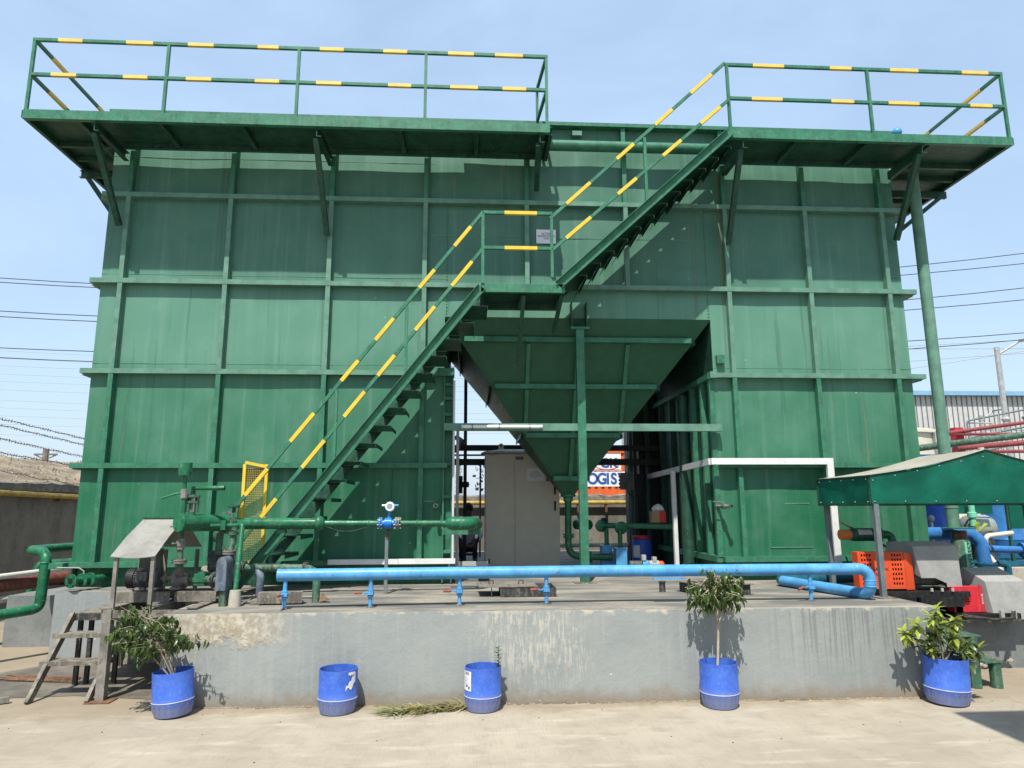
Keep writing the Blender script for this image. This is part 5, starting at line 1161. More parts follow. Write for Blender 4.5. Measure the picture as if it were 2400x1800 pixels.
# seated person behind the pipes
def person():
    J = dict(pel=(4.72, 3.75, 1.10), spi=(4.72, 3.78, 1.32), che=(4.72, 3.72, 1.52), nec=(4.72, 3.67, 1.63), hd0=(4.72, 3.63, 1.70), hd1=(4.72, 3.60, 1.80),
             sl=(4.55, 3.72, 1.55), el=(4.50, 3.58, 1.30), wl=(4.63, 3.42, 1.18), hl=(4.68, 3.38, 1.16), sr=(4.89, 3.72, 1.55), er=(4.95, 3.6, 1.30), wr=(4.86, 3.42, 1.18), hr=(4.81, 3.38, 1.16),
             pl=(4.63, 3.72, 1.08), kl=(4.60, 3.38, 1.24), al=(4.60, 3.46, .90), tl=(4.59, 3.33, .86), pr=(4.81, 3.72, 1.08), kr=(4.84, 3.38, 1.24), ar=(4.84, 3.46, .90), tr=(4.85, 3.33, .86))
    rad = dict(pel=.13, spi=.125, che=.135, nec=.055, hd0=.075, hd1=.085, sl=.065, el=.045, wl=.030, hl=.033, sr=.065, er=.045, wr=.030, hr=.033, pl=.085, kl=.062, al=.042, tl=.035, pr=.085, kr=.062, ar=.042, tr=.035)
    E_ = [('pel', 'spi'), ('spi', 'che'), ('che', 'nec'), ('nec', 'hd0'), ('hd0', 'hd1'), ('che', 'sl'), ('sl', 'el'), ('el', 'wl'), ('wl', 'hl'), ('che', 'sr'), ('sr', 'er'), ('er', 'wr'), ('wr', 'hr'),
          ('pel', 'pl'), ('pl', 'kl'), ('kl', 'al'), ('al', 'tl'), ('pel', 'pr'), ('pr', 'kr'), ('kr', 'ar'), ('ar', 'tr')]
    for s_, h, sg in (('l', 'hl', 1), ('r', 'hr', -1)):
        for k in range(5):
            n = 'f%s%d' % (s_, k); b = V(J[h]); ln = (.05, .075, .08, .075, .06)[k]
            J[n] = tuple(b+V((sg*(.025 if k else -.03), -.02-.004*k, .02-.014*k))+V((sg*ln*.5, -ln*.5, -.02))); rad[n] = .009; E_.append((h, n))
    ks = list(J); root = T('person', 'person sitting in the shade in a pale shirt and blue jeans', 'person', (4.72, 3.6, ZP)); off = OFF[root]
    me = bpy.data.meshes.new('body'); me.from_pydata([tuple(V(J[k])-off) for k in ks], [(ks.index(a), ks.index(b)) for a, b in E_], [])
    o = bpy.data.objects.new('body', me); COL.objects.link(o); md = o.modifiers.new('skin', 'SKIN'); me.skin_vertices.new() if not me.skin_vertices else None
    for i, k in enumerate(ks): me.skin_vertices[0].data[i].radius = (rad[k], rad[k])
    me.skin_vertices[0].data[0].use_root = True
    sb = o.modifiers.new('sub', 'SUBSURF'); sb.levels = 2; sb.render_levels = 2
    bpy.context.view_layer.update(); dg = bpy.context.evaluated_depsgraph_get(); nm = bpy.data.meshes.new_from_object(o.evaluated_get(dg)); bpy.data.objects.remove(o)
    nm.name = 'body'; b = bpy.data.objects.new('body', nm); COL.objects.link(b); b.parent = root; OFF[b] = off; nm.shade_smooth()
    nm.materials.clear()
    for k in ('shirt', 'jeans', 'skin', 'black'): nm.materials.append(MATS[k])
    for p in nm.polygons:
        c = p.center+off
        if c.z > 1.62: p.material_index = 2
        elif c.z < .93 and c.y < 3.45: p.material_index = 3
        elif c.y < 3.50 and 1.1 < c.z < 1.24 and abs(c.x-4.72) < .13 and c.y < 3.47: p.material_index = 2
        elif c.z < 1.16 or (c.y < 3.60 and c.z < 1.33 and abs(abs(c.x-4.72)-.115) < .085 and c.y < 3.68): p.material_index = 1
    m = MB(); m.sph((4.72, 3.63, 1.80), .10, 14, 10, (.9, 1, 1.0)); O('hair', m, 'hair', root)
    m = MB(); m.sph((4.72, 3.525, 1.75), .016, 8, 6, (.8, 1, 1.2)); O('nose', m, 'skin', root)
person()
st_ = T('stool', 'low dark stool under the seated person', 'stool', (4.72, 3.75, ZP)); m = MB(); m.box(4.55, 3.6, .95, 4.9, 3.9, .985); O('seat', m, 'rust', st_)
for x, y in ((4.58, 3.63), (4.87, 3.63), (4.58, 3.87), (4.87, 3.87)): m = MB(); m.box(x-.02, y-.02, ZP, x+.02, y+.02, .95); O('leg', m, 'rust', st_)

# orange container lettered with blue writing, behind the rear wall
ct = T('shipping_container', 'orange corrugated container with a white panel and blue lettering', 'container', (10.5, 12, 1.9))
CXA, CXB, CYF, CZ0, CZ1 = 7.6, 13.7, 12.0, 1.9, 3.56
m = MB(); m.box(CXA, CYF+.03, CZ0, CXB, CYF+2.4, CZ1); O('body', m, 'container_orange', ct)
m = MB(); x = CXA
while x < CXB: m.box(x, CYF, CZ0+.1, x+.12, CYF+.035, CZ1-.1); x += .21
O('corrugation', m, 'container_orange', ct)
m = MB(); m.box(CXA, CYF-.02, CZ0, CXB, CYF+.02, CZ0+.1); m.box(CXA, CYF-.02, CZ1-.1, CXB, CYF+.02, CZ1); O('frame_rail', m, 'container_orange', ct)
m = MB(); m.box(7.9, CYF-.008, 2.43, 12.6, CYF-.004, 2.885); O('white_panel', m, 'container_white', ct)
m = MB(); m.box(7.9, CYF-.008, 2.92, 9.40, CYF-.004, 3.44); O('white_panel', m, 'container_white', ct)
for ch, x in zip('LOGISTICS', (8.22, 8.50, 8.79, 8.975, 9.16, 9.42, 9.61, 9.79, 10.05)): text('lettering', ch, .47, (x, CYF-.012, 2.655), (R(90), 0, 0), 'ink_blue', ct, .002, sx=.9, bold=.016)
text('lettering', 'CK', .40, (9.02, CYF-.012, 3.14), (R(90), 0, 0), 'ink_blue', ct, .002, sx=1, bold=.012)
m = MB(); pts = [(8.95+.38*math.cos(R(a)), CYF-.012, 3.12+.17*math.sin(R(a))) for a in range(170, 371, 10)]
for p, q in zip(pts, pts[1:]): m.bar(p, q, .004, .022, up=(0, 0, 1))
O('red_arc', m, 'ink_red', ct)
m = MB(); m.box(8.1, CYF-.012, 2.94, 9.35, CYF-.009, 2.955); O('red_arc', m, 'ink_red', ct)
fr_t = T('far_conifer', 'small green conifer seen through the left gap', 'tree', (4.35, 14, 1.8)); m = MB(); m.cyl((4.35, 14, 1.8), (4.35, 14, 3.3), .03, 6); O('trunk', m, 'bark', fr_t)
m = MB(); rnd = random.Random(2)
for k in range(420):
    h = rnd.random(); a = rnd.random()*6.28; r = .33*(1-h)*math.sqrt(rnd.random()); p = V((4.35+r*math.cos(a), 14+r*math.sin(a), 2.0+h*1.5)); d = V((math.cos(a), math.sin(a), .4))*.07; s_ = V((-d.y, d.x, 0))*.25; m.add([p-s_, p+s_, p+d], [(0, 1, 2)])
O('crown', m, 'tree_far', fr_t)

# ------------------------------------------------------------------ blower shed on the right
sh = T('blower_shed', 'green net canopy on grey steel posts over the blowers', 'canopy', (10.5, -1.2, .56))
XA, XB_, YA, YB2 = 9.16, 11.90, -1.80, -.66; XRG = 10.53
for x, y, z0 in ((9.21, -1.775, ZP), (9.235, -.68, ZP), (11.85, -1.3, .56), (11.85, -.68, .56)): m = MB(); m.box(x-.027, y-.027, z0, x+.027, y+.027, 1.84); O('post', m, 'post_grey', sh)
for x, y in ((9.21, -1.775), (9.235, -.68)): m = MB(); m.box(x-.09, y-.09, ZP, x+.09, y+.09, ZP+.012); O('base_plate', m, 'dirty_steel', sh)
def net(quad, nx=14, nz=5, amp=.018, sag=0):
    a, b, c, d = [V(p) for p in quad]; m = MB(); vs = []; nr = (b-a).cross(d-a).normalized(); s0 = random.random()*9
    for j in range(nz+1):
        for i in range(nx+1):
            p = (a.lerp(b, i/nx)).lerp(d.lerp(c, i/nx), j/nz); e = math.sin(math.pi*i/nx)*math.sin(math.pi*j/nz)
            vs.append(p+nr*(amp*2*noise.noise((p.x*3+s0, p.y*3, p.z*3))*e)+V((0, 0, -sag*math.sin(math.pi*i/nx)*(j/nz))))
    m.add(vs, [(j*(nx+1)+i, j*(nx+1)+i+1, (j+1)*(nx+1)+i+1, (j+1)*(nx+1)+i) for j in range(nz) for i in range(nx)])
    return m
ZE, ZR_ = 2.13, 2.415
O('net_panel', net([(XA, YA-.004, 1.83), (XRG, YA-.004, 1.83), (XRG, YA-.004, ZR_), (XA, YA-.004, ZE)], sag=.035), 'green_net', sh)
O('net_panel', net([(XRG, YA-.004, 1.83), (XB_, YA-.004, 1.83), (XB_, YA-.004, ZE), (XRG, YA-.004, ZR_)], sag=.03), 'green_net', sh)
O('net_panel', net([(XA-.004, YB2, 1.82), (XA-.004, YA, 1.83), (XA-.004, YA, ZE), (XA-.004, YB2, ZE)]), 'green_net', sh)
O('net_panel', net([(12.30, 1.2, 1.68), (12.86, 1.2, 1.68), (12.86, 1.2, 1.90), (12.30, 1.2, 1.90)]), 'green_net', sh)
O('net_panel', net([(13.13, 1.2, 1.45), (14.2, 1.2, 1.45), (14.2, 1.2, 1.90), (13.13, 1.2, 1.90)]), 'green_net', sh)
for x in (12.3, 13.12): m = MB(); m.box(x-.02, 1.21, .56, x+.02, 1.25, 1.95); O('post', m, 'dark_green', sh)
m = MB(); m.bar((11.88, 1.23, 1.92), (14.2, 1.23, 1.92), .03, .03); O('frame_bar', m, 'dark_green', sh)
m = MB(); m.bar((11.88, -.66, 1.84), (11.88, 1.25, 1.90), .03, .03); O('frame_bar', m, 'dark_green', sh)
def roof(xa, za, xb, zb):
    m = MB(); n = 12; vs = []
    for j in range(n+1):
        for i in range(n+1):
            u, v = i/n, j/n; vs.append((xa+(xb-xa)*u, YA-.02+(YB2-YA+.02)*v, za+(zb-za)*u-.035*math.sin(math.pi*u)+.012+.015*noise.noise((u*4+xa, v*4, 1))*math.sin(math.pi*v)))
    m.add(vs, [(j*(n+1)+i, j*(n+1)+i+1, (j+1)*(n+1)+i+1, (j+1)*(n+1)+i) for j in range(n) for i in range(n)]); return m
O('roof_sheet', roof(XA-.02, ZE, XRG, ZR_), 'tarp_top', sh)
O('roof_sheet', roof(XRG, ZR_, XB_, ZE), 'tarp_top', sh)
for p, q in (((XA, YA, 1.83), (XB_, YA, 1.83)), ((XA, YA, 1.83), (XA, YB2, 1.82)), ((XA, YA, ZE), (XA, YB2, ZE)), ((XA, YA, 1.83), (XA, YA, ZE)), ((XA, YB2, 1.82), (XA, YB2, ZE)), ((XA, YB2, 1.82), (XB_, YB2, 1.82))):
    m = MB(); m.bar(V(p)+V((0, .018, 0)), V(q)+V((0, .018, 0)), .024, .024); O('frame_bar', m, 'dark_green', sh)
m = MB()
for k in range(6): m.sph((XA+.03+k*.35, YA-.012, 1.855), .005, 6, 5); m.sph((XA+.03+k*.26, YA-.012, ZE-.045+k*.052), .005, 6, 5)
for k in range(5): m.sph((XA-.012, YA+.05+k*.26, 1.85), .005, 6, 5); m.sph((XA-.012, YA+.05+k*.26, ZE-.03), .005, 6, 5)
O('rivet', m, 'paper', sh)
m = MB(); m.tube([(9.70, -.04, 1.62), (9.76, -.35, 1.50), (9.9, -.8, 1.30), (10.0, -1.0, 1.22)], .014, 6); S('hose', m, 'cable', 'black hose drooping from the white upright to the blower', 'hose')

# big blower: orange belt guard, intake silencer, grey hood
bl_ = T('air_blower', 'large blower with orange perforated belt guard and grey hood', 'blower', (9.75, -1.25, .56))
def perforated(m, o, ux, uz, w_, h_, holes, cell):
    pass
# guard front plate with real square holes
def guard(x0, x1, z0, z1, y0, y1, blocks, mat, parent, name='belt_guard'):
    cuts_x = sorted(set([x0, x1]+[v for b in blocks for k in range(b[4]) for v in (b[0]+k*b[2], b[0]+k*b[2]+b[6])]))
    cuts_z = sorted(set([z0, z1]+[v for b in blocks for k in range(b[5]) for v in (b[1]+k*b[3], b[1]+k*b[3]+b[7])]))
    def hole(cx, cz):
        for b in blocks:
            for i in range(b[4]):
                if b[0]+i*b[2] < cx < b[0]+i*b[2]+b[6]:
                    for j in range(b[5]):
                        if b[1]+j*b[3] < cz < b[1]+j*b[3]+b[7]: return True
        return False
    m = MB(); vs = {}
    def vid(x, z):
        if (x, z) not in vs: vs[(x, z)] = len(m.v); m.v.append((x, y0, z))
        return vs[(x, z)]
    for xa, xb in zip(cuts_x, cuts_x[1:]):
        for za, zb in zip(cuts_z, cuts_z[1:]):
            if not hole((xa+xb)/2, (za+zb)/2): m.f.append((vid(xa, za), vid(xb, za), vid(xb, zb), vid(xa, zb)))
    m.add([(x0, y0, z0), (x1, y0, z0), (x1, y0, z1), (x0, y0, z1), (x0, y1, z0), (x1, y1, z0), (x1, y1, z1), (x0, y1, z1)], [(0, 4, 5, 1), (1, 5, 6, 2), (2, 6, 7, 3), (3, 7, 4, 0)])
    return O(name, m, mat, parent)
g_ = guard(9.14, 9.68, .885, 1.29, -1.45, -1.33, [(9.18, .93, .032, .052, 4, 7, .018, .026), (9.535, .93, .032, .052, 4, 7, .018, .026)], 'orange', bl_)
m = MB(); m.slab([(9.681, -1.45, .872), (9.80, -1.40, .872), (9.80, -1.40, 1.255), (9.681, -1.45, 1.285)], .01); O('guard_end', m, 'orange', bl_)
m = MB(); m.box(9.17, -1.40, .90, 9.66, -1.36, 1.27); O('pulley_disc', m, 'black', bl_)
text('lettering', 'SAIKON', .05, (9.40, -1.453, 1.10), (R(90), 0, 0), 'ink', g_, .0006); text('lettering', 'ENGG', .03, (9.38, -1.453, 1.045), (R(90), 0, 0), 'ink', g_, .0006)
m = MB(); m.box(9.1, -1.55, .80, 10.35, -1.0, .86); m.box(9.75, -1.58, .70, 10.25, -1.50, .80); m.box(9.12, -1.5, .56, 9.2, -1.05, .80); m.box(10.2, -1.5, .56, 10.28, -1.05, .80); O('skid_frame', m, 'black', bl_)
m = MB(); m.cyl((9.83, -1.2, 1.02), (10.2, -1.2, 1.02), .13, 18); O('blower_body', m, 'cast_iron', bl_)
m = MB(); m.tube([(9.255, -.9, 1.462), (9.42, -.9, 1.462)], .062, 18); O('filter', m, 'filter_orange', bl_)
m = MB(); m.lathe([(.055, 0), (.072, .02), (.078, .06), (.078, .34), (.07, .36)], (9.37, -.9, 1.462), (1, 0, 0), 20); O('intake_silencer', m, 'dark_green', bl_)
m = MB(); m.lathe([(.06, 0), (.10, .005), (.10, .02), (.06, .025)], (9.73, -.9, 1.462), (1, 0, 0), 20); m.tube(fillet([(9.74, -.9, 1.462), (9.89, -.92, 1.462), (9.89, -.95, 1.2)], .12, 8), .048, 16); O('intake_bend', m, 'pipe_green', bl_)
m = MB(); m.box(9.80, -1.02, 1.225, 9.98, -.86, 1.245); O('intake_flange', m, 'pipe_green', bl_)
m = MB(); wrap(m, (0, 0), 1, 0, 0, 0, 0, 1); m = MB()
for k in range(4):
    a0, a1 = R(230-k*12), R(218-k*12); m.add([(x, -.9+.0795*math.cos(a), 1.462-.0795*math.sin(a)) for x, a in ((9.45, a0), (9.62, a0), (9.62, a1), (9.45, a1))], [(0, 1, 2, 3)])
O('label_plate', m, 'galv', bl_)
m = MB()   # folded sheet hood, open at the bottom
pr = [(-1.46, .86), (-1.44, 1.35), (-1.30, 1.40), (-.98, 1.38), (-.97, 1.25)]
for (ya, za), (yb, zb) in zip(pr, pr[1:]):
    if za < .9: 
        m.add([(10.02, ya, 1.0), (10.33, ya, za), (10.33, yb, zb), (9.80, yb, zb), (9.86, ya, 1.0)], [(0, 1, 2, 3, 4)]); m.add([(10.15, ya, .9), (10.33, ya+.001, .9), (10.33, ya+.001, 1.0), (10.15, ya, 1.0)], [(0, 1, 2, 3)])
    else: m.add([(9.80, ya, za), (10.33, ya, za), (10.30, yb, zb), (9.78, yb, zb)], [(0, 1, 2, 3)])
m.add([(9.80, -1.44, 1.35), (9.78, -1.30, 1.40), (9.78, -.98, 1.38), (9.75, -.97, 1.2), (9.86, -1.46, 1.0)], [(0, 1, 2, 3, 4)]); m.add([(10.33, -1.46, .86), (10.33, -1.44, 1.35), (10.30, -1.30, 1.40), (10.30, -.98, 1.38), (10.3, -.97, .9)], [(0, 1, 2, 3, 4)])
O('motor_hood', m, 'hood_grey', bl_)
for k in range(3): m = MB(); m.cyl((9.90+k*.12, -1.56, .865), (9.90+k*.12, -1.56, .90), .015, 6); O('bolt', m, 'galv', bl_)
# second blower
b2 = T('air_blower', 'second blower with red belt guard and sloped grey hood at the right edge', 'blower', (10.7, -1.4, .56))
g2 = guard(10.18, 10.49, .63, .905, -1.50, -1.38, [(10.30, .74, .022, .024, 4, 4, .014, .014)], 'red_guard', b2)
m = MB(); m.slab([(10.491, -1.50, .63), (10.56, -1.46, .625), (10.545, -1.46, .91), (10.48, -1.50, .93)], .01); O('guard_end', m, 'red_guard', b2)
text('lettering', 'SAVE', .05, (10.525, -1.492, .77), (R(90), R(-90), R(30)), 'paper', b2, .0005)
m = MB(); m.box(10.2, -1.45, .65, 10.47, -1.40, .89); O('pulley_disc', m, 'black', b2)
m = MB(); q = [(10.62, -1.52, .565), (11.06, -1.52, .545), (11.07, -1.46, .955), (10.60, -1.46, .955)]
m.add(q, [(0, 1, 2, 3)]); m.add([(10.60, -1.46, .955), (11.07, -1.46, .955), (10.97, -1.2, 1.09), (10.54, -1.2, 1.09)], [(0, 1, 2, 3)]); m.add([(10.60, -1.46, .955), (10.54, -1.2, 1.09), (10.42, -1.1, .93), (10.6, -1.3, .62), (10.62, -1.52, .565)], [(0, 1, 2, 3, 4)]); m.add([(11.06, -1.52, .545), (11.07, -1.46, .955), (10.97, -1.2, 1.09), (11.0, -1.0, .6)], [(0, 1, 2, 3)]); m.add([(10.97, -1.2, 1.09), (10.54, -1.2, 1.09), (10.5, -1.0, .6), (11.0, -1.0, .6)], [(0, 1, 2, 3)])
O('motor_hood', m, 'hood_grey', b2)
m = MB(); m.box(10.15, -1.56, .56, 10.9, -1.2, .62); O('skid_frame', m, 'black', b2)
for x in (10.66, 10.80): m = MB(); m.box(x-.02, -1.60, .57, x+.02, -1.57, .66); O('bracket', m, 'galv', b2)
m = MB(); m.tube([(10.2, -1.60, .60), (10.5, -1.66, .575), (10.72, -1.64, .58), (10.78, -1.60, .64)], .014, 8); m.tube([(10.2, -1.58, .62), (10.5, -1.68, .575), (10.75, -1.66, .59), (10.80, -1.6, .65)], .012, 8); O('cable', m, 'cable', b2)
# green pipe step
gs = T('pipe_step', 'green two-level step on thick pipe legs beside the rightmost drum', 'step', (9.9, -2.2, 0))
for x, y, z in ((9.86, -2.15, .495), (9.64, -1.95, .495), (10.07, -2.16, .245), (10.07, -1.75, .245)): m = MB(); m.cyl((x, y, 0), (x, y, z), .055, 16); O('leg', m, 'dirty_green', gs)
m = MB(); m.box(9.56, -2.20, .496, 9.94, -1.72, .508); O('tread', m, 'dirty_green', gs)
m = MB(); m.box(9.93, -2.22, .246, 10.14, -1.66, .258); O('tread', m, 'dirty_green', gs)
# blue air pipes, silver tank, white pvc behind the shed
t = pipe_thing('air_main', 'thick blue air main bending down behind the second blower', [(10.9, .35, 1.42), (11.78, .3, 1.42), (11.90, .25, 1.3), (11.90, .2, .6)], .088, 'pipe_blue_dark', .16, 18)
O('flange', flange((11.9, .2, 1.0), (0, 0, 1), .14, .09, .02, 20), 'pipe_teal', t)
m = MB(); m.tube([(11.95, .2, 1.21), (12.35, .1, 1.20)], .05, 14); O('branch', m, 'pipe_blue_dark', t); m = MB(); m.lathe([(.0, -.015), (.10, -.015), (.10, .015), (.05, .016)], (12.36, .1, 1.2), (1, -.2, 0), 20); O('blind_flange', m, 'pipe_blue_dark', t)
m = MB(); m.tube(fillet([(12.02, .15, 1.02), (12.14, .12, 1.0), (12.14, .12, .8)], .05, 4), .045, 10); O('valve', m, 'pipe_teal', t)
sv = T('pressure_vessel', 'pale grey green horizontal drum vessel behind the blue main', 'vessel', (12.9, 1.2, .6)); m = MB(); m.lathe([(.04, -.02), (.14, .0), (.19, .04), (.2, .08), (.2, .36), (.18, .41), (.06, .44)], (12.60, 1.5, 1.46), (1, .05, 0), 24); O('shell', m, 'tank_silver', sv)
m = MB(); m.box(12.7, 1.35, .56, 12.95, 1.65, 1.27); O('saddle', m, 'dark_steel', sv)
m = MB(); m.cyl((12.41, 1.05, 1.5), (12.41, 1.05, 2.0), .045, 12); m.lathe([(.045, 1.62), (.065, 1.63), (.065, 1.70), (.045, 1.71)], (12.41, 1.05, 0), n=12); O('nozzle', m, 'label_mint', sv)
pipe_thing('pvc_line', 'white plastic elbow line in front of the pale vessel', [(12.85, .85, 1.40), (12.42, .8, 1.36), (12.38, .8, 1.3), (12.39, .8, 1.1), (12.6, .6, .6)], .035, 'pvc_white', .06)
pipe_thing('pvc_line', 'short white plastic stub with gauge beside the tank corner', [(11.58, .8, .9), (11.575, .8, 1.56)], .025, 'pvc_white')
m = MB(); m.sph((11.575, .78, 1.62), .05, 12, 8, (1, .5, 1)); S('pressure_gauge', m, 'galv', 'round silver pressure gauge on the white stub', 'gauge')
db = T('blue_tote', 'dark blue ribbed barrel standing behind the tank corner', 'barrel', (12.75, 2.6, .56)); m = MB(); m.lathe([(.28, .56), (.30, .6), (.30, .95), (.315, .97), (.30, 1.0), (.30, 1.35), (.315, 1.37), (.30, 1.4), (.30, 1.8), (.315, 1.83), (.30, 1.86), (.29, 2.1), (.25, 2.12)], (12.75, 2.6, 0), n=28); O('shell', m, 'blue_drum_plastic', db)
db = T('blue_tote', 'bright blue barrel standing beyond the pale vessel', 'barrel', (14.1, 2.6, .56)); m = MB(); m.lathe([(.28, .56), (.30, .6), (.30, 1.2), (.315, 1.23), (.30, 1.26), (.30, 1.9), (.25, 2.2)], (14.1, 2.6, 0), n=28); O('shell', m, 'pipe_blue_dark', db)
m = MB()
for k in range(26): m.bar((12.2+.2*random.random(), 1.0+k*.05, .92+.008*(k % 5)), (16, .95+k*.05, .94+.008*(k % 4)), .045, .03)
S('blue_tarp', m, 'pipe_teal', 'folded light blue sheeting lying on the lower plinth', 'sheeting')
m = MB(); m.box(12.15, .75, .56, 16, 2.4, .90); S('kerb_block', m, 'pale_slab', 'grey kerb block behind the second blower', 'kerb')
m = MB(); m.tube([(12.35, .1, 1.1), (12.6, -.3, .95), (13, -.9, .60)], .012, 6); S('hose', m, 'cable', 'black cable dropping behind the sloped grey hood', 'cable')
m = MB()
for k in range(9): a = k*.7; m.slab([(12.05, .5, 1.42), (12.05+.22*math.cos(a), .5+.1*math.sin(a), 1.45+.14*math.sin(a*1.3)), (12.09+.22*math.cos(a), .52, 1.43+.14*math.sin(a*1.3))], .003)
S('dry_leaves', m, 'leaf_yellow', 'few dry yellow leaves caught above the blue main', 'leaves')
for i, (x, y) in enumerate(((12.3, -.5), (13.2, .3))):
    m = MB(); m.box(x-.03, y-.03, .56, x+.03, y+.03, 1.9); S('shed_post', m, 'galv', ('grey steel post behind the sloped hood', 'grey steel post beyond the pale vessel')[i], 'post')
m = MB(); m.cyl((13.3, .6, .8), (13.9, .6, .8), .16, 16); m.box(13.2, .4, .56, 14, .8, .66); S('dark_motor', m, 'dirty_green', 'dark green motor in the shade at the right edge', 'motor')

# ------------------------------------------------------------------ red pipe rack, railing, white tank, warehouse, lamps
def frm(u, v, Y):   # only used to keep far clutter compact: returns nothing placed by view
    return None
rp = [('thick upper red pipe with a flange right of the tank', [(15.75, 6.0, 3.455), (21, 6.0, 4.16)], .045), ('thin red pipe below the flanged red pipe', [(15.75, 6.0, 3.43), (21, 6.1, 3.46)], .035),
      ('thick lower red pipe crossing above the net canopy', [(15.9, 6.0, 3.10), (21, 6.0, 3.52)], .065), ('thin lowest red pipe just above the net canopy', [(16.5, 6.0, 3.03), (21, 6.0, 3.06)], .04)]
for lab, pts, r in rp: 
    t = pipe_thing('red_pipe', lab, pts, r, 'red_pipe', group='red pipes on the rack')
    if r > .044 and pts[0][2] != 3.0:
        a, b = V(pts[0]), V(pts[1]); O('flange', flange(tuple(a.lerp(b, .52)), tuple(b-a), r*2.2, r, .03, 14, .01, 4), 'red_pipe', t)
m = MB(); m.box(16.0, 6.1, 2.6, 16.2, 6.28, 3.60); S('red_post', m, 'red_guard', 'short square red post of the pipe rack', 'post')
pipe_thing('green_line', 'long dull green pipe crossing behind the tall air pipe', [(11.6, 4.5, 2.69), (16.3, 4.5, 3.257), (21, 4.5, 3.82)], .07, 'dirty_green')
m = MB(); m.cyl((15.0, 4.0, .56), (14.95, 4.0, 2.95), .055, 10); S('pvc_post', m, 'pvc_white', 'white pipe end sticking up behind the canopy ridge', 'pipe')
rl = T('tank_railing', 'grey tubular guard railing on the far platform', 'railing', (22, 13, 4))
for z in (4.50, 3.95, 3.45):
    m = MB(); m.tube(fillet([(20.75, 12, 2.6), (20.75, 12, z), (27.0, 12.0, z+1.18)], .12, 4), .028, 8); O('rail', m, 'post_grey', rl)
for x in (21.82, 22.9, 24.0, 25.1): m = MB(); m.cyl((x, 12, 2.6), (x, 12, 4.5+(x-20.75)*.189), .028, 8); O('post', m, 'galv', rl)
m = MB(); m.tube(fillet([(20.77, 12.05, 4.44), (21.64, 12.05, 4.44), (21.64, 12.05, 2.6)], .06, 4), .022, 8); O('rail', m, 'galv', rl)
ps = T('pipe_stand_base', 'low concrete pier carrying the far platform railing and pipes', 'pier', (21, 12, 0)); m = MB(); m.box(15.6, 6.05, 0, 22, 7.8, 2.6); O('pier_block', m, 'cream', ps); m = MB(); m.box(20.4, 11.8, 0, 28, 15, 2.6); O('platform', m, 'light_grey', ps)
wt = T('white_tank', 'cream round water tank behind the tall air pipe', 'tank', (16.2, 12, 0)); m = MB(); m.lathe([(2.4, 0), (2.4, 3.98), (2.48, 4.0), (2.48, 4.09), (2.3, 4.14), (.1, 4.2)], (17.6, 13, 0), n=40); O('shell', m, 'cream', wt)
m = MB(); m.box(18.75, 10.75, 3.7, 18.9, 10.87, 4.02); m.box(18.86, 10.66, 3.62, 18.96, 10.78, 4.0); O('bracket', m, 'galv', wt)
sn = T('blue_sign', 'small blue sign board with white lettering behind the tank corner', 'sign', (13.6, 6.0, 2.3)); m = MB(); m.box(14.3, 6.0, 2.72, 16.2, 6.03, 2.965); O('board', m, 'ink_blue', sn)
m = MB(); m.cyl((14.4, 6.06, .56), (14.4, 6.06, 2.95), .03, 8); m.cyl((16.1, 6.06, .56), (16.1, 6.06, 2.95), .03, 8); O('post', m, 'galv', sn)
text('lettering', 'RO WATER', .13, (15.25, 5.995, 2.85), (R(90), 0, 0), 'paper', sn, .001)
fb = T('filter_canister', 'pale blue grey canister on the far platform railing', 'canister', (23.5, 12, 3.4)); m = MB(); m.lathe([(.20, 4.05), (.22, 4.1), (.22, 4.62), (.25, 4.65), (.25, 4.70), (.1, 4.72)], (23.2, 12.3, 0), n=20); O('body', m, 'guard_blue', fb); m = MB(); m.cyl((23.2, 12.3, 2.6), (23.2, 12.3, 4.05), .08, 10); O('stand', m, 'black', fb)
wh = T('warehouse', 'long white corrugated warehouse with a blue roof edge', 'building', (45, 42, 0))
m = MB(); m.box(20, 40.05, 0, 90, 60, 9.95); O('wall_body', m, 'warehouse_wall', wh)
m = MB(); x = 32
while x < 60: m.box(x, 39.99, .3, x+.05, 40.05, 9.93); x += .40
o = O('sheet_rib', m, 'post_grey', wh); o['kind'] = 'stuff'
m = MB(); m.box(19.8, 39.6, 9.96, 90.2, 60.4, 10.28); O('roof_edge', m, 'roof_blue', wh)
m = MB(); m.box(20, 39.97, 7.5, 90, 39.985, 7.53); m.box(20, 39.97, 5.0, 90, 39.985, 5.03); O('joint_line', m, 'galv', wh)
def lamp(label, x, y, z, arm, r):
    t = T('street_lamp', label, 'street lamp', (x, y, 0)); m = MB(); m.tube([(x, y, 0), (x, y, z*.55), (x, y, z)], [r*1.3, r, r*.85], 10); O('pole', m, 'galv_pole', t)
    m = MB(); m.tube([(x, y, z-.35), (x+arm, y-.1, z+.25)], r*.45, 8); O('arm', m, 'galv_pole', t)
    m = MB(); m.slab([(x+arm-.1, y-.22, z+.22), (x+arm+.25, y-.25, z+.27), (x+arm+.7, y-.1, z+.36), (x+arm+.25, y+.05, z+.27)], .10); O('lamp_head', m, 'post_grey', t)
    m = MB(); m.lathe([(r*1.2, z*.62), (r*1.45, z*.63), (r*1.2, z*.64)], (x, y, 0), n=10); O('collar', m, 'galv_pole', t)
lamp('nearer tall galvanised street lamp at the right edge', 28.6, 20, 8.9, 1.0, .125); lamp('smaller farther street lamp against the warehouse', 39.1, 35, 7.8, .75, .13)
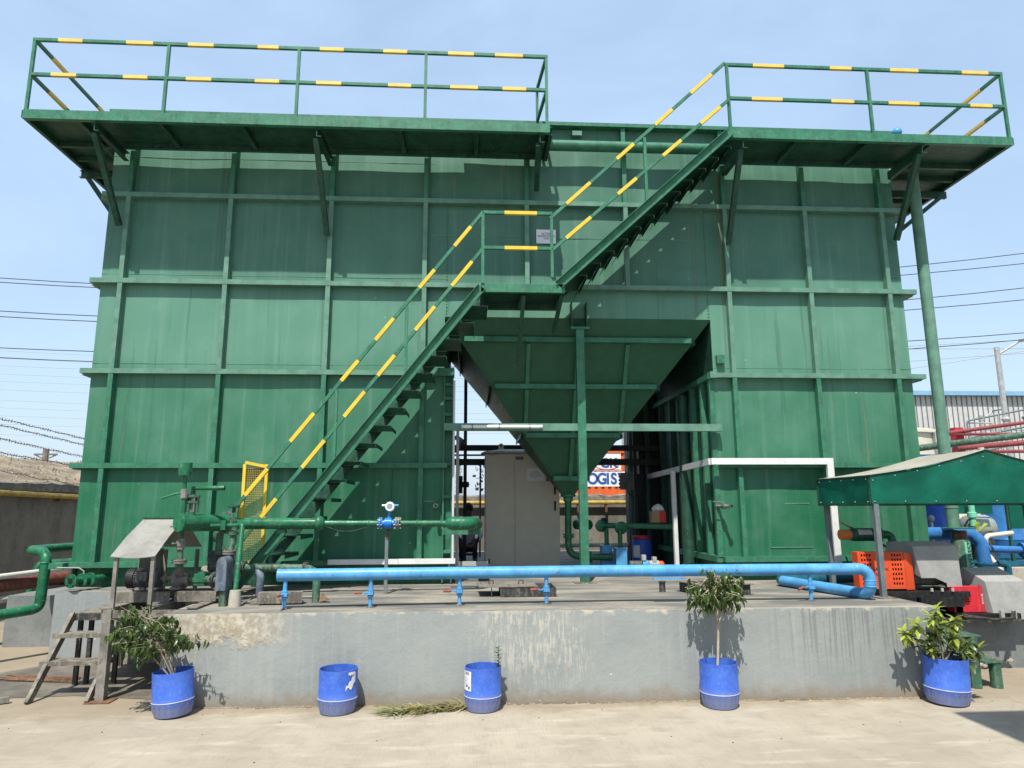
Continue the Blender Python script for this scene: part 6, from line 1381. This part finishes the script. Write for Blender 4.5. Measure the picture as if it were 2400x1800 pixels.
# ------------------------------------------------------------------ power lines
def wire(label, pts, r, grp):
    # parabola through the given points, from pole to pole
    (x0, z0), (x1, z1), (x2, z2) = pts; Y = 25
    f = lambda x: z0*(x-x1)*(x-x2)/((x0-x1)*(x0-x2))+z1*(x-x0)*(x-x2)/((x1-x0)*(x1-x2))+z2*(x-x0)*(x-x1)/((x2-x0)*(x2-x1))
    m = MB(); m.tube([(x, Y, f(x)) for x in [-40+i*4 for i in range(30)]], r, 5); S('power_line', m, 'wire', label, 'power line', grp)
G = 'power lines behind the tank'
for lab, p in (('highest', [(-18.7, 13.15), (27.8, 14.51), (35, 15.43)]), ('second highest', [(-18.7, 12.93), (27.8, 14.05), (35, 14.85)]), ('third', [(-18.5, 11.45), (28.2, 12.70), (34.7, 13.44)]),
               ('fourth', [(-18.5, 11.17), (28.1, 12.12), (34.6, 12.77)]), ('fifth', [(-18.3, 9.59), (27.9, 10.41), (34.3, 10.92)]), ('lowest thick', [(-18.2, 9.1), (27.9, 9.98), (34.3, 10.55)])):
    wire(lab+' of the thick black power lines behind the tank', p, .022, G)
rnd = random.Random(21)
for i in range(11):
    za = 10.2+i*.95; m = MB(); zb = za-1.2+rnd.random()*.9; pts = []
    for k in range(20):
        t = k/19; pts.append((-75+130*t, 70, za+(zb-za)*t*2-1.5*math.sin(math.pi*t)+1.2))
    m.tube(pts, .02, 4); S('far_wire', m, 'galv', 'thin faint overhead wire far behind the left wall', 'power line', 'faint far wires')
for i, (a, b, lab) in enumerate((((20, 30, 8.2), (60, 30, 14.5), 'steepest thin wire slanting up across the warehouse roof'), ((15, 30, 10.3), (60, 30, 13.2), 'thin wire slanting gently above the warehouse roof'), ((15, 30, 11.0), (60, 30, 11.5), 'nearly level thin wire above the warehouse roof'), ((15, 30, 9.2), (60, 30, 12.6), 'lowest thin wire crossing the warehouse wall'))):
    m = MB(); m.tube([a, b], .018, 4); S('far_wire', m, 'galv', lab, 'power line', 'thin wires by the warehouse')
ft = T('far_tower', 'tiny far concrete mast with cross arms above the left bank', 'mast', (-72, 120, 0)); m = MB(); m.cyl((-72, 120, 0), (-72, 120, 12.5), .5, 10); O('mast', m, 'wall_concrete', ft); m = MB(); m.bar((-74, 120, 11.6), (-70, 120, 11.6), .3, .3); m.bar((-74, 120, 11.6), (-72, 120, 10.6), .2, .2); m.bar((-70, 120, 11.6), (-72, 120, 10.6), .2, .2); O('cross_arm', m, 'wall_concrete', ft)
# neighbouring open shed behind and right of the photographer; its roof shades the yard corner
ns = T('open_shed', 'open sided shed roof standing right of the photographer', 'shed', (12, -10, 0)); m = MB(); m.box(8.14, -16, 6.0, 16, -6.33, 6.12); O('roof', m, 'galv', ns)
for x, y in ((15.7, -6.6), (15.7, -15.7)): m = MB(); m.box(x-.1, y-.1, 0, x+.1, y+.1, 6.0); O('post', m, 'post_grey', ns)
